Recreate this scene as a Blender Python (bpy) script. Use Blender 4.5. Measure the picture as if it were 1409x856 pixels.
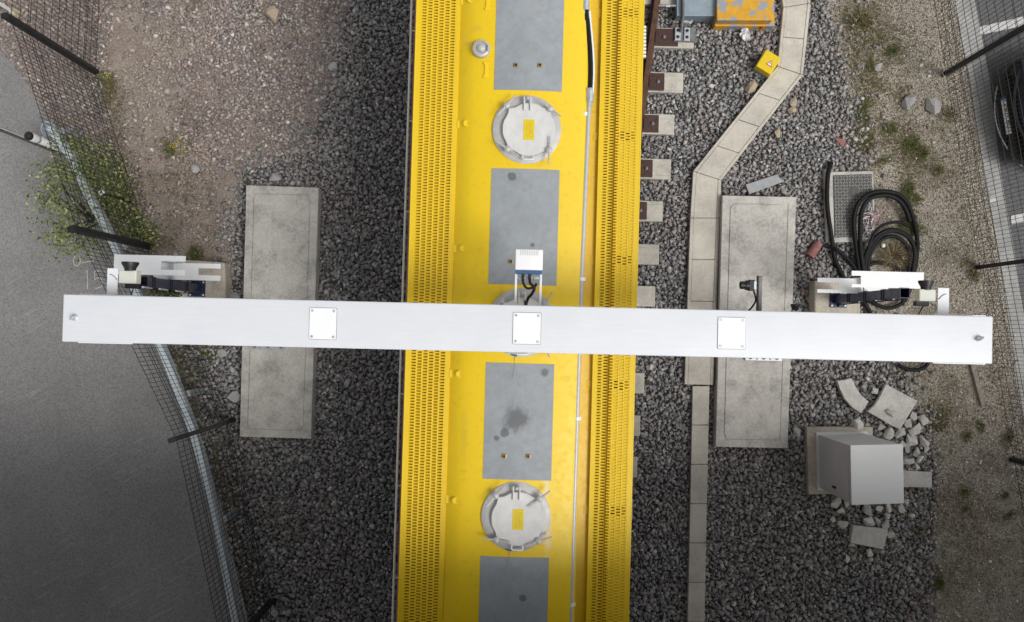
import bpy, bmesh, math, random
import numpy as np
from mathutils import Vector, Matrix

for o in list(bpy.data.objects): bpy.data.objects.remove(o)
scene = bpy.context.scene
COL = scene.collection
R = math.radians
rng = np.random.default_rng(7)
random.seed(7)

# ------------------------------------------------------------------ camera
H, F, TILT = 13.9, 1237.0, math.atan(27/1237)     # drone height, focal length in photo pixels, tilt from straight down
cd = bpy.data.cameras.new('camera'); cam = bpy.data.objects.new('camera', cd); COL.objects.link(cam)
cam.location = (0, 0, H); cam.rotation_euler = (TILT, 0, 0)
cd.sensor_width = 36; cd.lens = 36*F/1409; cd.clip_end = 2000; cd.clip_start = .1
scene.camera = cam

# ------------------------------------------------------------------ sky, sun, exposure (bright overcast, sun behind thin cloud in the south east)
SUN_EL, SUN_AZ = R(58), R(119)                     # azimuth clockwise from +Y
wd = bpy.data.worlds.new('World'); scene.world = wd; wd.use_nodes = True
nt = wd.node_tree; nt.nodes.clear()
sky = nt.nodes.new('ShaderNodeTexSky'); sky.sky_type = 'NISHITA'; sky.sun_disc = False
sky.sun_elevation = SUN_EL; sky.sun_rotation = SUN_AZ; sky.dust_density = 3.0; sky.air_density = 1.0; sky.ozone_density = 1.0
hs = nt.nodes.new('ShaderNodeHueSaturation'); hs.inputs['Saturation'].default_value = .12
bg = nt.nodes.new('ShaderNodeBackground'); bg.inputs[1].default_value = .12
wo = nt.nodes.new('ShaderNodeOutputWorld')
nt.links.new(sky.outputs[0], hs.inputs['Color']); nt.links.new(hs.outputs[0], bg.inputs[0]); nt.links.new(bg.outputs[0], wo.inputs[0])
sd = bpy.data.lights.new('sun', 'SUN'); sd.energy = 1.5; sd.angle = R(22); sd.color = (1, .97, .93)
sun = bpy.data.objects.new('sun', sd); COL.objects.link(sun); sun.location = (8, -8, 20)
sdir = Vector((math.sin(SUN_AZ)*math.cos(SUN_EL), math.cos(SUN_AZ)*math.cos(SUN_EL), math.sin(SUN_EL)))
sun.rotation_euler = sdir.to_track_quat('Z', 'Y').to_euler()
vs = scene.view_settings
vs.view_transform = 'Standard'; vs.look = 'None'; vs.gamma = 1; vs.exposure = 0.14; vs.use_curve_mapping = False
scene.cycles.max_bounces = 8; scene.cycles.diffuse_bounces = 4

# ------------------------------------------------------------------ helpers
def P(px, py, z=0.0):
    """photo pixel + real height -> world point"""
    x = (px-704.5)/F; y = -(py-428)/F
    c, s = math.cos(TILT), math.sin(TILT)
    yy = y*c+s; zz = y*s-c
    t = (z-H)/zz
    return Vector((x*t, yy*t, z))

def tag(o, label=None, cat=None, group=None, kind=None):
    if label: o['label'] = label
    if cat: o['category'] = cat
    if group: o['group'] = group
    if kind: o['kind'] = kind
    return o
def empty(name, loc, rz=0, label=None, cat=None, group=None):
    o = bpy.data.objects.new(name, None); COL.objects.link(o)
    o.location = loc; o.rotation_euler = (0, 0, rz); o.empty_display_size = .1
    o['_m'] = 0
    del o['_m']
    return tag(o, label, cat, group)
def wmat(o):
    m = Matrix.LocRotScale(o.location, o.rotation_euler, None)
    return wmat(o.parent) @ m if o.parent else m

class MB:
    def __init__(s): s.v = []; s.f = []
    def add(s, vs_, fs):
        n = len(s.v); s.v += [tuple(v) for v in vs_]; s.f += [tuple(i+n for i in f) for f in fs]; return s
    def box(s, c, d, rz=0, M=None):
        hx, hy, hz = d[0]/2, d[1]/2, d[2]/2
        cs, sn = math.cos(rz), math.sin(rz)
        vs_ = []
        for z in (-hz, hz):
            for x, y in ((-hx, -hy), (hx, -hy), (hx, hy), (-hx, hy)):
                p = Vector((x*cs-y*sn, x*sn+y*cs, z))
                if M: p = M @ p
                vs_.append((p.x+c[0], p.y+c[1], p.z+c[2]))
        return s.add(vs_, [(0, 3, 2, 1), (4, 5, 6, 7), (0, 1, 5, 4), (1, 2, 6, 5), (2, 3, 7, 6), (3, 0, 4, 7)])
    def prism(s, poly, z0, z1, poly_top=None):
        a = sum(poly[i][0]*poly[(i+1) % len(poly)][1]-poly[(i+1) % len(poly)][0]*poly[i][1] for i in range(len(poly)))
        top = poly_top or poly
        if a < 0: poly = poly[::-1]; top = top[::-1]
        n = len(poly)
        vs_ = [(p[0], p[1], z0) for p in poly]+[(p[0], p[1], z1) for p in top]
        return s.add(vs_, [tuple(range(n-1, -1, -1)), tuple(range(n, 2*n))]+[(i, (i+1) % n, (i+1) % n+n, i+n) for i in range(n)])
    def tube(s, path, r, n=8, cap=True):
        path = [Vector(p) for p in path]; rs = r if isinstance(r, (list, tuple)) else [r]*len(path)
        vs_ = []; up = None
        for i, p in enumerate(path):
            t = (path[min(i+1, len(path)-1)]-path[max(i-1, 0)]).normalized()
            if up is None:
                up = Vector((0, 0, 1)) if abs(t.z) < .9 else Vector((1, 0, 0))
            a = t.cross(up).normalized(); b = a.cross(t).normalized(); up = b
            for k in range(n):
                an = 2*math.pi*(k+.5)/n
                vs_.append(p+a*math.cos(an)*rs[i]+b*math.sin(an)*rs[i])
        fs = []
        for i in range(len(path)-1):
            for k in range(n):
                fs.append((i*n+k, i*n+(k+1) % n, (i+1)*n+(k+1) % n, (i+1)*n+k))
        if cap: fs.append(tuple(range(n-1, -1, -1))); fs.append(tuple(range((len(path)-1)*n, len(path)*n)))
        return s.add(vs_, fs)
    def lathe(s, c, prof, n=32, M=None):
        vs_ = []
        for r, z in prof:
            for k in range(n):
                a = 2*math.pi*k/n; p = Vector((r*math.cos(a), r*math.sin(a), z))
                if M: p = M @ p
                vs_.append((p.x+c[0], p.y+c[1], p.z+c[2]))
        fs = []
        for i in range(len(prof)-1):
            for k in range(n): fs.append((i*n+k, i*n+(k+1) % n, (i+1)*n+(k+1) % n, (i+1)*n+k))
        fs.append(tuple(range(n-1, -1, -1))); fs.append(tuple(range((len(prof)-1)*n, len(prof)*n)))
        return s.add(vs_, fs)
    def build(s, name, m, parent=None, local=False, smooth=None, bevel=0, segs=2):
        """world-space verts (or parent-local with local=True) -> one mesh object"""
        me = bpy.data.meshes.new(name)
        vs_ = np.array(s.v, float)
        if parent is not None:
            if not local:
                Mi = np.array(wmat(parent).inverted())
                vs_ = vs_ @ Mi[:3, :3].T + Mi[:3, 3]
        lo, hi = vs_.min(0), vs_.max(0)
        org = np.array([(lo[0]+hi[0])/2, (lo[1]+hi[1])/2, lo[2]])
        me.from_pydata((vs_-org).tolist(), [], s.f); me.update()
        if bevel or smooth is not None:
            bm = bmesh.new(); bm.from_mesh(me)
            bmesh.ops.recalc_face_normals(bm, faces=bm.faces)
            if bevel:
                ed = [e for e in bm.edges if len(e.link_faces) == 2 and e.calc_face_angle(0) > .6]
                bmesh.ops.bevel(bm, geom=ed, offset=bevel, segments=segs, profile=.6, affect='EDGES', clamp_overlap=True)
            bm.to_mesh(me); bm.free()
        if smooth is not None:
            me.shade_smooth()
            try: me.set_sharp_from_angle(angle=R(smooth))
            except Exception: pass
        if m: me.materials.append(m)
        o = bpy.data.objects.new(name, me); COL.objects.link(o)
        o.location = org
        if parent is not None: o.parent = parent
        return o

def copy_tree(o, parent=None):
    c = o.copy(); COL.objects.link(c)
    if parent is not None: c.parent = parent
    for ch in [x for x in bpy.data.objects if x.parent == o]: copy_tree(ch, c)
    return c
def smooth_path(pts, n=6):
    pts = [Vector(p) for p in pts]; out = []
    for i in range(len(pts)-1):
        p0, p1, p2, p3 = pts[max(i-1, 0)], pts[i], pts[i+1], pts[min(i+2, len(pts)-1)]
        for k in range(n):
            t = k/n
            out.append(.5*((2*p1)+(p2-p0)*t+(2*p0-5*p1+4*p2-p3)*t*t+(3*p1-p0-3*p2+p3)*t**3))
    out.append(pts[-1]); return out

# ------------------------------------------------------------------ materials
class NG:
    def __init__(s, name):
        s.m = bpy.data.materials.new(name); s.m.use_nodes = True; s.t = s.m.node_tree
        s.b = s.t.nodes['Principled BSDF']; s.co = None
    def n(s, typ, **kw):
        x = s.t.nodes.new(typ)
        for k, v in kw.items(): setattr(x, k, v)
        return x
    def l(s, a, b): s.t.links.new(a, b)
    def coord(s, which='Object'):
        if s.co is None: s.co = s.n('ShaderNodeTexCoord')
        return s.co.outputs[which]
    def wpos(s): return s.n('ShaderNodeNewGeometry').outputs['Position']
    def noise(s, scale, detail=4, rough=.55, vec=None, dist=0):
        x = s.n('ShaderNodeTexNoise'); x.inputs['Scale'].default_value = scale; x.inputs['Detail'].default_value = detail
        x.inputs['Roughness'].default_value = rough; x.inputs['Distortion'].default_value = dist
        s.l(vec or s.coord(), x.inputs['Vector']); return x.outputs['Fac']
    def ramp(s, fac, stops, interp='LINEAR'):
        x = s.n('ShaderNodeValToRGB'); x.color_ramp.interpolation = interp
        e = x.color_ramp.elements
        while len(e) < len(stops): e.new(.5)
        for i, (p, c) in enumerate(stops):
            e[i].position = p; e[i].color = (c, c, c, 1) if isinstance(c, (int, float)) else (*c, 1)
        s.l(fac, x.inputs[0]); return x.outputs[0]
    def mix(s, fac, a, b, blend='MIX'):
        x = s.n('ShaderNodeMix', data_type='RGBA', blend_type=blend)
        for i_, v in ((0, fac), (6, a), (7, b)):
            inp = x.inputs[i_]
            if isinstance(v, (int, float)): inp.default_value = v if i_ == 0 else (v, v, v, 1)
            elif isinstance(v, (tuple, list)): inp.default_value = (*v, 1)
            else: s.l(v, inp)
        return x.outputs[2]
    def math(s, op, a, b=0.0, clamp=False):
        x = s.n('ShaderNodeMath', operation=op); x.use_clamp = clamp
        for inp, v in ((x.inputs[0], a), (x.inputs[1], b)):
            if isinstance(v, (int, float)): inp.default_value = v
            else: s.l(v, inp)
        return x.outputs[0]
    def bump(s, h, strength=.3, dist=.01):
        x = s.n('ShaderNodeBump'); x.inputs['Strength'].default_value = strength; x.inputs['Distance'].default_value = dist
        s.l(h, x.inputs['Height']); s.l(x.outputs[0], s.b.inputs['Normal'])
    def out(s, color=None, rough=None, metal=None):
        for k, v in (('Base Color', color), ('Roughness', rough), ('Metallic', metal)):
            if v is None: continue
            i = s.b.inputs[k]
            if isinstance(v, (int, float)): i.default_value = v
            elif isinstance(v, (tuple, list)): i.default_value = (*v, 1)
            else: s.l(v, i)
        return s.m

def simple(name, c, rough=.6, metal=0, var=.12, scale=6, bump=0, bscale=60, fine=True):
    g = NG(name); vec = g.wpos()
    n1 = g.noise(scale, 5, .6, vec)
    lo = tuple(x*(1-var) for x in c); hi = tuple(min(1, x*(1+var)) for x in c)
    col = g.ramp(n1, [(.3, lo), (.7, hi)])
    if bump: g.bump(g.noise(bscale, 3, .6, vec), bump, .005)
    rr = g.ramp(g.noise(scale*2, 3, .5, vec), [(.3, max(0, rough-.08)), (.7, min(1, rough+.08))])
    return g.out(col, rr, metal)

def concrete(name, c, dark=.6, scale=3):
    g = NG(name); vec = g.wpos()
    n1 = g.noise(scale, 6, .65, vec); n2 = g.noise(24, 5, .75, vec); n3 = g.noise(110, 2, .6, vec)
    base = g.ramp(n1, [(.28, tuple(x*dark for x in c)), (.5, c), (.75, tuple(min(1, x*1.18) for x in c))])
    base = g.mix(.55, base, g.ramp(n2, [(.3, .32), (.55, .5), (.75, .6)]), 'OVERLAY')
    pits = g.ramp(n3, [(.3, .45), (.42, 1)])
    base = g.mix(.6, base, pits, 'MULTIPLY')
    stain = g.ramp(g.noise(1.1, 5, .7, vec, .6), [(.42, 1), (.62, .87)])
    base = g.mix(.8, base, stain, 'MULTIPLY')
    g.bump(g.mix(.5, n2, n3), .35, .006)
    return g.out(base, .88)

def m_yellow(name='yellow_paint', c=(.87, .60, .008), dirt=.3, smears=()):
    g = NG(name); vec = g.wpos()
    n1 = g.noise(1.4, 5, .6, vec); n2 = g.noise(14, 5, .7, vec); n3 = g.noise(90, 3, .6, vec)
    col = g.ramp(n1, [(.25, tuple(x*.93 for x in c)), (.75, c)])
    d = g.math('MULTIPLY', g.ramp(n2, [(.55, 0.), (.8, 1.)]), dirt)
    col = g.mix(d, col, (.45, .27, .01))
    sp = g.math('MULTIPLY', g.ramp(n3, [(.72, 0.), (.78, 1.)]), .35)
    col = g.mix(sp, col, (.3, .2, .04))
    for cx, cy, rx, ry, sc, st in smears:        # dried spills, each with a place of its own on the roof
        mp = g.n('ShaderNodeMapping'); mp.inputs['Location'].default_value = (-cx/rx, -cy/ry, 0); mp.inputs['Scale'].default_value = (1/rx, 1/ry, 0); g.l(g.coord(), mp.inputs[0])
        ln = g.n('ShaderNodeVectorMath', operation='LENGTH'); g.l(mp.outputs[0], ln.inputs[0])
        dd = g.math('ADD', ln.outputs['Value'], g.math('MULTIPLY', g.math('SUBTRACT', g.noise(9, 5, .7, vec), .5), 1.6))
        col = g.mix(g.math('MULTIPLY', g.ramp(dd, [(.1, 1.), (1., 0.)]), st), col, sc)
    g.bump(n3, .05, .002)
    return g.out(col, g.ramp(n2, [(.3, .38), (.7, .55)]))

M = {}
M['yellow'] = m_yellow()
M['grating'] = m_yellow('yellow_grating_paint', (.82, .56, .009), .25)
M['gutter'] = m_yellow('yellow_gutter_paint', (.72, .46, .007), .7)
M['white'] = simple('white_paint', (.80, .81, .83), .42, 0, .03, 3, .03, 90)
M['white_beam'] = None
M['plate_white'] = simple('white_cover_plate', (.86, .87, .88), .35, 0, .02)
M['galv'] = simple('galvanised_steel', (.52, .56, .60), .42, .55, .18, 9, .06, 60)
M['pipe'] = simple('pale_grey_pipe', (.50, .51, .54), .35, .1, .1, 30)
M['barrier'] = simple('weathered_galvanising', (.56, .62, .65), .5, .1, .1, 12)
M['steel'] = simple('bright_steel', (.62, .63, .64), .3, .8, .1)
M['alu'] = simple('grey_white_casting', (.50, .495, .485), .5, .15, .1, 12, .05, 80)
M['lid'] = simple('painted_lid', (.64, .635, .62), .6, 0, .09, 10, .05, 60)
M['black'] = simple('black_plastic', (.014, .014, .016), .45, 0, .2)
M['rubber'] = simple('black_rubber', (.010, .010, .011), .6, 0, .25, 20)
M['fence'] = simple('black_powder_coat', (.012, .013, .015), .5, 0, .2)
M['navy'] = simple('navy_blue_paint', (.018, .024, .075), .35, 0, .15)
M['blue'] = simple('blue_plastic', (.03, .10, .24), .45)
M['cream'] = simple('cream_housing', (.66, .68, .60), .4, 0, .05)
M['rust'] = simple('brown_rust', (.11, .052, .032), .75, .2, .35, 14, .25, 120)
M['chair'] = simple('dark_brown_iron', (.060, .026, .020), .6, .1, .3, 18, .2, 90)
M['grey_iron'] = simple('grey_iron', (.20, .20, .20), .6, .3, .25, 12, .2)
M['machine_grey'] = simple('grey_machine_paint', (.27, .33, .38), .5, .1, .15, 8, .05)
M['concrete'] = concrete('slab_concrete', (.58, .56, .515))
M['concrete_block'] = concrete('block_concrete', (.55, .50, .41), .7)
M['concrete_lid'] = concrete('trough_concrete', (.62, .585, .51), .8, 2.2)
M['sleeper'] = concrete('sleeper_concrete', (.60, .565, .49), .75, 5)
M['rubble'] = concrete('rubble_concrete', (.64, .62, .58), .85, 6)
M['clay'] = simple('terracotta', (.30, .13, .12), .8, 0, .3, 14, .3)
M['wood'] = simple('grey_weathered_wood', (.30, .26, .22), .85, 0, .35, 14, .3)
M['kerb'] = concrete('kerb_concrete', (.40, .40, .385), .75, 4)
M['chalk'] = simple('white_chalk', (.55, .55, .54), .9, 0, .25, 40)
M['dirtywhite'] = simple('crumpled_white_film', (.72, .73, .74), .5, 0, .15, 20)
M['red_plastic'] = simple('red_plastic', (.35, .02, .02), .45)
M['warn_red'] = simple('warning_red', (.45, .03, .02), .5)
M['brass'] = simple('brass', (.45, .28, .06), .4, .7)
M['cabinet'] = simple('grey_cabinet_paint', (.64, .65, .65), .55, 0, .04, 2, .02)

def m_beam():
    g = NG('white_beam_paint'); vec = g.wpos()
    mp = g.n('ShaderNodeMapping'); mp.inputs['Scale'].default_value = (1, 14, 1); g.l(vec, mp.inputs[0])
    n1 = g.noise(3, 5, .65, mp.outputs[0]); n2 = g.noise(2.2, 5, .6, vec); n3 = g.noise(30, 3, .6, vec)
    col = g.ramp(n1, [(.3, (.66, .685, .72)), (.7, (.72, .74, .77))])
    col = g.mix(.35, col, g.ramp(n2, [(.3, (.63, .65, .69)), (.7, (.75, .765, .78))]))
    sp = g.math('MULTIPLY', g.ramp(n3, [(.73, 0.), (.79, 1.)]), .45)
    col = g.mix(sp, col, (.38, .37, .35))
    return g.out(col, .42)
M['white_beam'] = m_beam()

def m_asphalt(name, c, streak=True):
    g = NG(name); vec = g.wpos()
    n1 = g.noise(.45, 5, .6, vec); n2 = g.noise(42, 4, .8, vec); n3 = g.noise(130, 2, .7, vec)
    col = g.ramp(n1, [(.3, tuple(x*.82 for x in c)), (.7, tuple(x*1.12 for x in c))])
    col = g.mix(.9, col, g.ramp(n2, [(.32, .24), (.5, .47), (.62, .58), (.72, .85)]), 'OVERLAY')
    col = g.mix(.6, col, g.ramp(n3, [(.35, .3), (.65, .66)]), 'OVERLAY')
    if streak:       # tyre scrub scuffs with a direction of their own
        m0 = g.n('ShaderNodeMapping'); m0.inputs['Rotation'].default_value = (0, 0, R(-30)); g.l(vec, m0.inputs[0])
        mp = g.n('ShaderNodeMapping'); mp.inputs['Scale'].default_value = (1.1, 20, 1); g.l(m0.outputs[0], mp.inputs[0])
        st = g.noise(1.5, 5, .7, mp.outputs[0], .4)
        msk = g.ramp(g.noise(.6, 5, .65, vec, .5), [(.50, 0.), (.64, 1.)])
        a = g.math('MULTIPLY', g.ramp(st, [(.56, 0.), (.68, 1.)]), g.math('MULTIPLY', msk, .95))
        col = g.mix(a, col, (.44, .435, .425))
    g.bump(g.mix(.5, n2, n3), .5, .006)
    return g.out(col, .85)
M['asphalt'] = m_asphalt('asphalt', (.265, .26, .256))
M['asphalt_dark'] = m_asphalt('asphalt_dark', (.13, .128, .132), False)

def m_soil():
    g = NG('soil'); vec = g.wpos()
    n0 = g.noise(.55, 5, .6, vec); n1 = g.noise(4, 6, .65, vec); n2 = g.noise(34, 5, .75, vec); n3 = g.noise(130, 3, .7, vec)
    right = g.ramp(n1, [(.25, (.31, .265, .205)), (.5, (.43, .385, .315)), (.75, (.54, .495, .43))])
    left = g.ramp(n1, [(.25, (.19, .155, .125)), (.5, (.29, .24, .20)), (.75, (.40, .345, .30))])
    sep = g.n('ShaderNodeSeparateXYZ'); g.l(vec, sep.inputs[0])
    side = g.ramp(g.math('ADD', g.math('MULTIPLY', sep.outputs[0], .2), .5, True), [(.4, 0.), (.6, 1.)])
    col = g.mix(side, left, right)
    col = g.mix(.75, col, g.ramp(n2, [(.30, .15), (.5, .5), (.68, .8)]), 'OVERLAY')
    col = g.mix(.55, col, g.ramp(n3, [(.3, .28), (.68, .70)]), 'OVERLAY')
    moss = g.math('MULTIPLY', g.ramp(g.noise(1.3, 6, .7, vec, .4), [(.52, 0.), (.64, 1.)]), .62)
    col = g.mix(moss, col, (.125, .10, .045))
    g.bump(g.mix(.5, n2, n3), .8, .018)
    return g.out(col, .95)
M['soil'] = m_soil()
M['ballast_bed'] = simple('ballast_fines_gap_shade', (.07, .062, .056), .95, 0, .3, 20, .6, 60)  # bed kept dark, shade in the gaps between stones put into its colour

def m_stone(name, stops, purple=0.0, tint=(.20, .15, .145), patch=0):
    g = NG(name); vec = g.wpos()
    geo = g.n('ShaderNodeNewGeometry'); rnd = geo.outputs['Random Per Island']
    col = g.ramp(rnd, stops, 'LINEAR')
    n = g.noise(60, 4, .7, vec)
    col = g.mix(.5, col, g.ramp(n, [(.3, .36), (.7, .6)]), 'OVERLAY')
    if purple:
        r2 = g.n('ShaderNodeTexWhiteNoise', noise_dimensions='1D'); g.l(g.math('MULTIPLY', rnd, 913.7), r2.inputs['W'])
        a = g.math('MULTIPLY', g.ramp(r2.outputs['Value'], [(1-purple-.1, 0.), (1-purple+.1, 1.)]), .8)
        col = g.mix(a, col, tint, 'MIX')
    if patch:
        pm = g.math('MULTIPLY', g.ramp(g.noise(.9, 4, .6, vec), [(.42, 0.), (.66, 1.)]), patch)
        pm = g.math('MULTIPLY', pm, g.ramp(g.math('FRACT', g.math('MULTIPLY', rnd, 37.7)), [(.3, 0.), (.6, 1.)]))
        col = g.mix(pm, col, g.mix(.75, col, tint))
        if name == 'mixed_stone':
            col = g.mix(g.ramp(g.noise(.8, 4, .6, g.n('ShaderNodeVectorMath', operation='SCALE').outputs[0] if False else vec, .8), [(.5, 0.), (.68, .55)]), col, (.44, .375, .29))
    g.bump(n, .3, .006)
    return g.out(col, .85)
M['ballast'] = m_stone('ballast_stone', [(0., (.16, .165, .163)), (.3, (.245, .25, .246)), (.6, (.325, .328, .322)), (.9, (.42, .415, .405)), (.97, (.54, .51, .47)), (1., (.68, .66, .63))], .10, (.37, .285, .27), .65)
M['mixed_stone'] = m_stone('mixed_stone', [(0., (.13, .125, .12)), (.25, (.24, .23, .225)), (.5, (.34, .30, .28)), (.75, (.42, .375, .34)), (.92, (.56, .51, .44)), (1., (.76, .74, .70))], .33, (.36, .265, .255), .6)
M['pebble'] = m_stone('pale_pebble', [(0., (.20, .17, .13)), (.4, (.34, .30, .245)), (.75, (.48, .43, .365)), (.93, (.62, .58, .51)), (1., (.80, .77, .72))])
M['rock'] = m_stone('loose_rock', [(0., (.36, .35, .34)), (1., (.44, .43, .42))])
M['rock_warm'] = m_stone('loose_rock_warm', [(0., (.40, .33, .22)), (1., (.46, .38, .28))])

def m_leaf(name, stops):
    g = NG(name); geo = g.n('ShaderNodeNewGeometry')
    col = g.ramp(geo.outputs['Random Per Island'], stops)
    g.b.inputs['Specular IOR Level'].default_value = .3
    return g.out(col, .6)
M['leaf'] = m_leaf('shrub_leaf', [(0., (.035, .055, .012)), (.35, (.10, .14, .03)), (.7, (.22, .26, .07)), (1., (.45, .45, .22))])
M['leaf_dark'] = m_leaf('dark_leaf', [(0., (.02, .034, .008)), (.6, (.05, .075, .018)), (1., (.10, .12, .03))])
M['grass'] = m_leaf('weed_blade', [(0., (.05, .075, .012)), (.5, (.095, .115, .02)), (1., (.17, .17, .05))])
M['drygrass'] = m_leaf('dry_blade', [(0., (.10, .075, .03)), (.5, (.20, .155, .075)), (1., (.34, .28, .17))])
M['brownweed'] = m_leaf('brown_weed', [(0., (.07, .05, .024)), (.4, (.13, .10, .045)), (.75, (.17, .155, .055)), (1., (.26, .25, .10))])
M['rubber'].node_tree.nodes['Principled BSDF'].inputs['Specular IOR Level'].default_value = .25
M['flower'] = simple('yellow_flower', (.62, .50, .02), .6)
M['stem'] = simple('woody_stem', (.06, .045, .03), .9, 0, .3, 30)

# ================================================================== GROUND
def sheet(name, pxpoly, z, m):
    o = MB()
    pts = [P(x, y, z) for x, y in pxpoly]
    a = sum(pts[i].x*pts[(i+1) % len(pts)].y-pts[(i+1) % len(pts)].x*pts[i].y for i in range(len(pts)))
    if a < 0: pts = pts[::-1]
    o.add(pts, [tuple(range(len(pts)))])
    return tag(o.build(name, m), kind='structure')
g = MB(); g.add([(-400, -400, 0), (400, -400, 0), (400, 400, 0), (-400, 400, 0)], [(0, 1, 2, 3)])
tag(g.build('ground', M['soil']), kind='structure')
ROAD_EDGE = [(-140, -60), (-60, 10), (0, 68), (22, 92), (45, 125), (68, 168), (100, 228), (128, 278), (158, 335), (198, 420), (232, 495), (262, 572), (283, 640), (301, 700), (318, 775), (337, 856), (362, 985), (385, 1110)]
sheet('road', [(-2500, -60)]+ROAD_EDGE+[(385, 2200), (-2500, 2200)], .012, M['asphalt'])
CP_EDGE = [(1270, -180), (1312, 0), (1335, 110), (1354, 240), (1376, 360), (1394, 480), (1425, 680), (1470, 980)]
CH_EDGE = [(1300, -180), (1341, 0), (1362, 110), (1377, 240), (1398, 360), (1417, 480), (1449, 680), (1495, 980)]
sheet('drainage_channel', CP_EDGE+CH_EDGE[::-1], .012, M['kerb'])
sheet('car_park', [(1285, -250)]+CH_EDGE+[(1550, 1300), (3600, 1300), (3600, -250)], .008, M['asphalt_dark'])
def strip(name, path, w, z0, z1, m):
    pts = [P(x, y, z1) for x, y in path]; L, Rr = [], []
    for i, p in enumerate(pts):
        t = (pts[min(i+1, len(pts)-1)]-pts[max(i-1, 0)]).normalized(); n = Vector((-t.y, t.x, 0))
        L.append(p+n*w/2); Rr.append(p-n*w/2)
    o = MB()
    for i in range(len(pts)-1):
        o.prism([L[i][:2], L[i+1][:2], Rr[i+1][:2], Rr[i][:2]], z0, z1)
    return o.build(name, m)
tag(strip('kerb', [(x+2, y) for x, y in ROAD_EDGE[8:]], .05, -.05, .05, M['kerb']), kind='structure')
def bay(name, q):
    return sheet(name, q, .016, M['chalk'])
bay('painted_bay_line', [(1348, 37), (1420, 20), (1500, 0), (1500, 14), (1420, 33), (1349, 48)])
bay('painted_bay_line', [(1391, 297), (1470, 280), (1560, 260), (1560, 274), (1470, 293), (1392, 309)])
bay('painted_bay_line', [(1361, 273), (1370, 271), (1370, 277), (1361, 279)])

# ---- stones
def hull_template(n, seed, flat=.6):
    r = random.Random(seed); bm = bmesh.new()
    for i in range(n):
        v = Vector((r.gauss(0, 1), r.gauss(0, 1), r.gauss(0, 1))).normalized()*r.uniform(.8, 1.1)
        bm.verts.new((v.x, v.y*r.uniform(.8, 1), v.z*flat))
    res = bmesh.ops.convex_hull(bm, input=bm.verts)
    junk = [e for e in res['geom_interior']+res['geom_unused'] if isinstance(e, bmesh.types.BMVert)]
    if junk: bmesh.ops.delete(bm, geom=list(set(junk)), context='VERTS')
    bmesh.ops.triangulate(bm, faces=bm.faces)
    bm.verts.index_update(); bm.verts.ensure_lookup_table()
    v = np.array([x.co[:] for x in bm.verts]); f = np.array([[x.index for x in fa.verts] for fa in bm.faces])
    bm.free(); return v, f
TEMPL = [hull_template(9, s, .55) for s in range(18)]
TEMPL_S = [hull_template(7, 100+s) for s in range(10)]

def in_poly(x, y, poly):
    c = np.zeros(len(x), bool); n = len(poly)
    for i in range(n):
        x0, y0 = poly[i]; x1, y1 = poly[(i+1) % n]
        if y0 == y1: continue
        k = ((y0 > y) != (y1 > y)) & (x < (x1-x0)*(y-y0)/(y1-y0)+x0)
        c ^= k
    return c
_ph = rng.uniform(0, 6.28, (40, 3)); _fr = rng.normal(0, 1, (40, 2))
def lowfreq(x, y, sc, seed=0):
    v = 0
    for i in range(seed*10, seed*10+10): v = v+np.sin(_fr[i, 0]*x*sc+_fr[i, 1]*y*sc+_ph[i, 0]+1.5*np.sin(_fr[i, 1]*x*sc*.7-_fr[i, 0]*y*sc*.7+_ph[i, 1]))
    return v/math.sqrt(10)
def patchy(pts, sc, cut, seed=0, soft=.5):
    return pts[lowfreq(pts[:, 0], pts[:, 1], sc, seed)+rng.normal(0, soft, len(pts)) > cut]
def scatter_pts(pxpoly, density, fuzz=.0, holes=()):
    w = np.array([P(x, y, 0)[:2] for x, y in pxpoly])
    lo, hi = w.min(0), w.max(0); a = 1/math.sqrt(density)
    xs = np.arange(lo[0], hi[0], a); ys = np.arange(lo[1], hi[1], a)
    X, Y = np.meshgrid(xs, ys); X = X+((np.arange(len(ys)) % 2)*a/2)[:, None]
    X = X.ravel()+rng.uniform(-.55, .55, X.size)*a; Y = Y.ravel()+rng.uniform(-.55, .55, Y.size)*a
    fx = rng.normal(0, fuzz, X.size) if fuzz else 0; fy = rng.normal(0, fuzz, X.size) if fuzz else 0
    k = in_poly(X+fx, Y+fy, w.tolist())
    for h in holes: k &= ~in_poly(X, Y, [P(x, y, 0)[:2] for x, y in h])
    return np.stack([X[k], Y[k]], 1)
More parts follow.
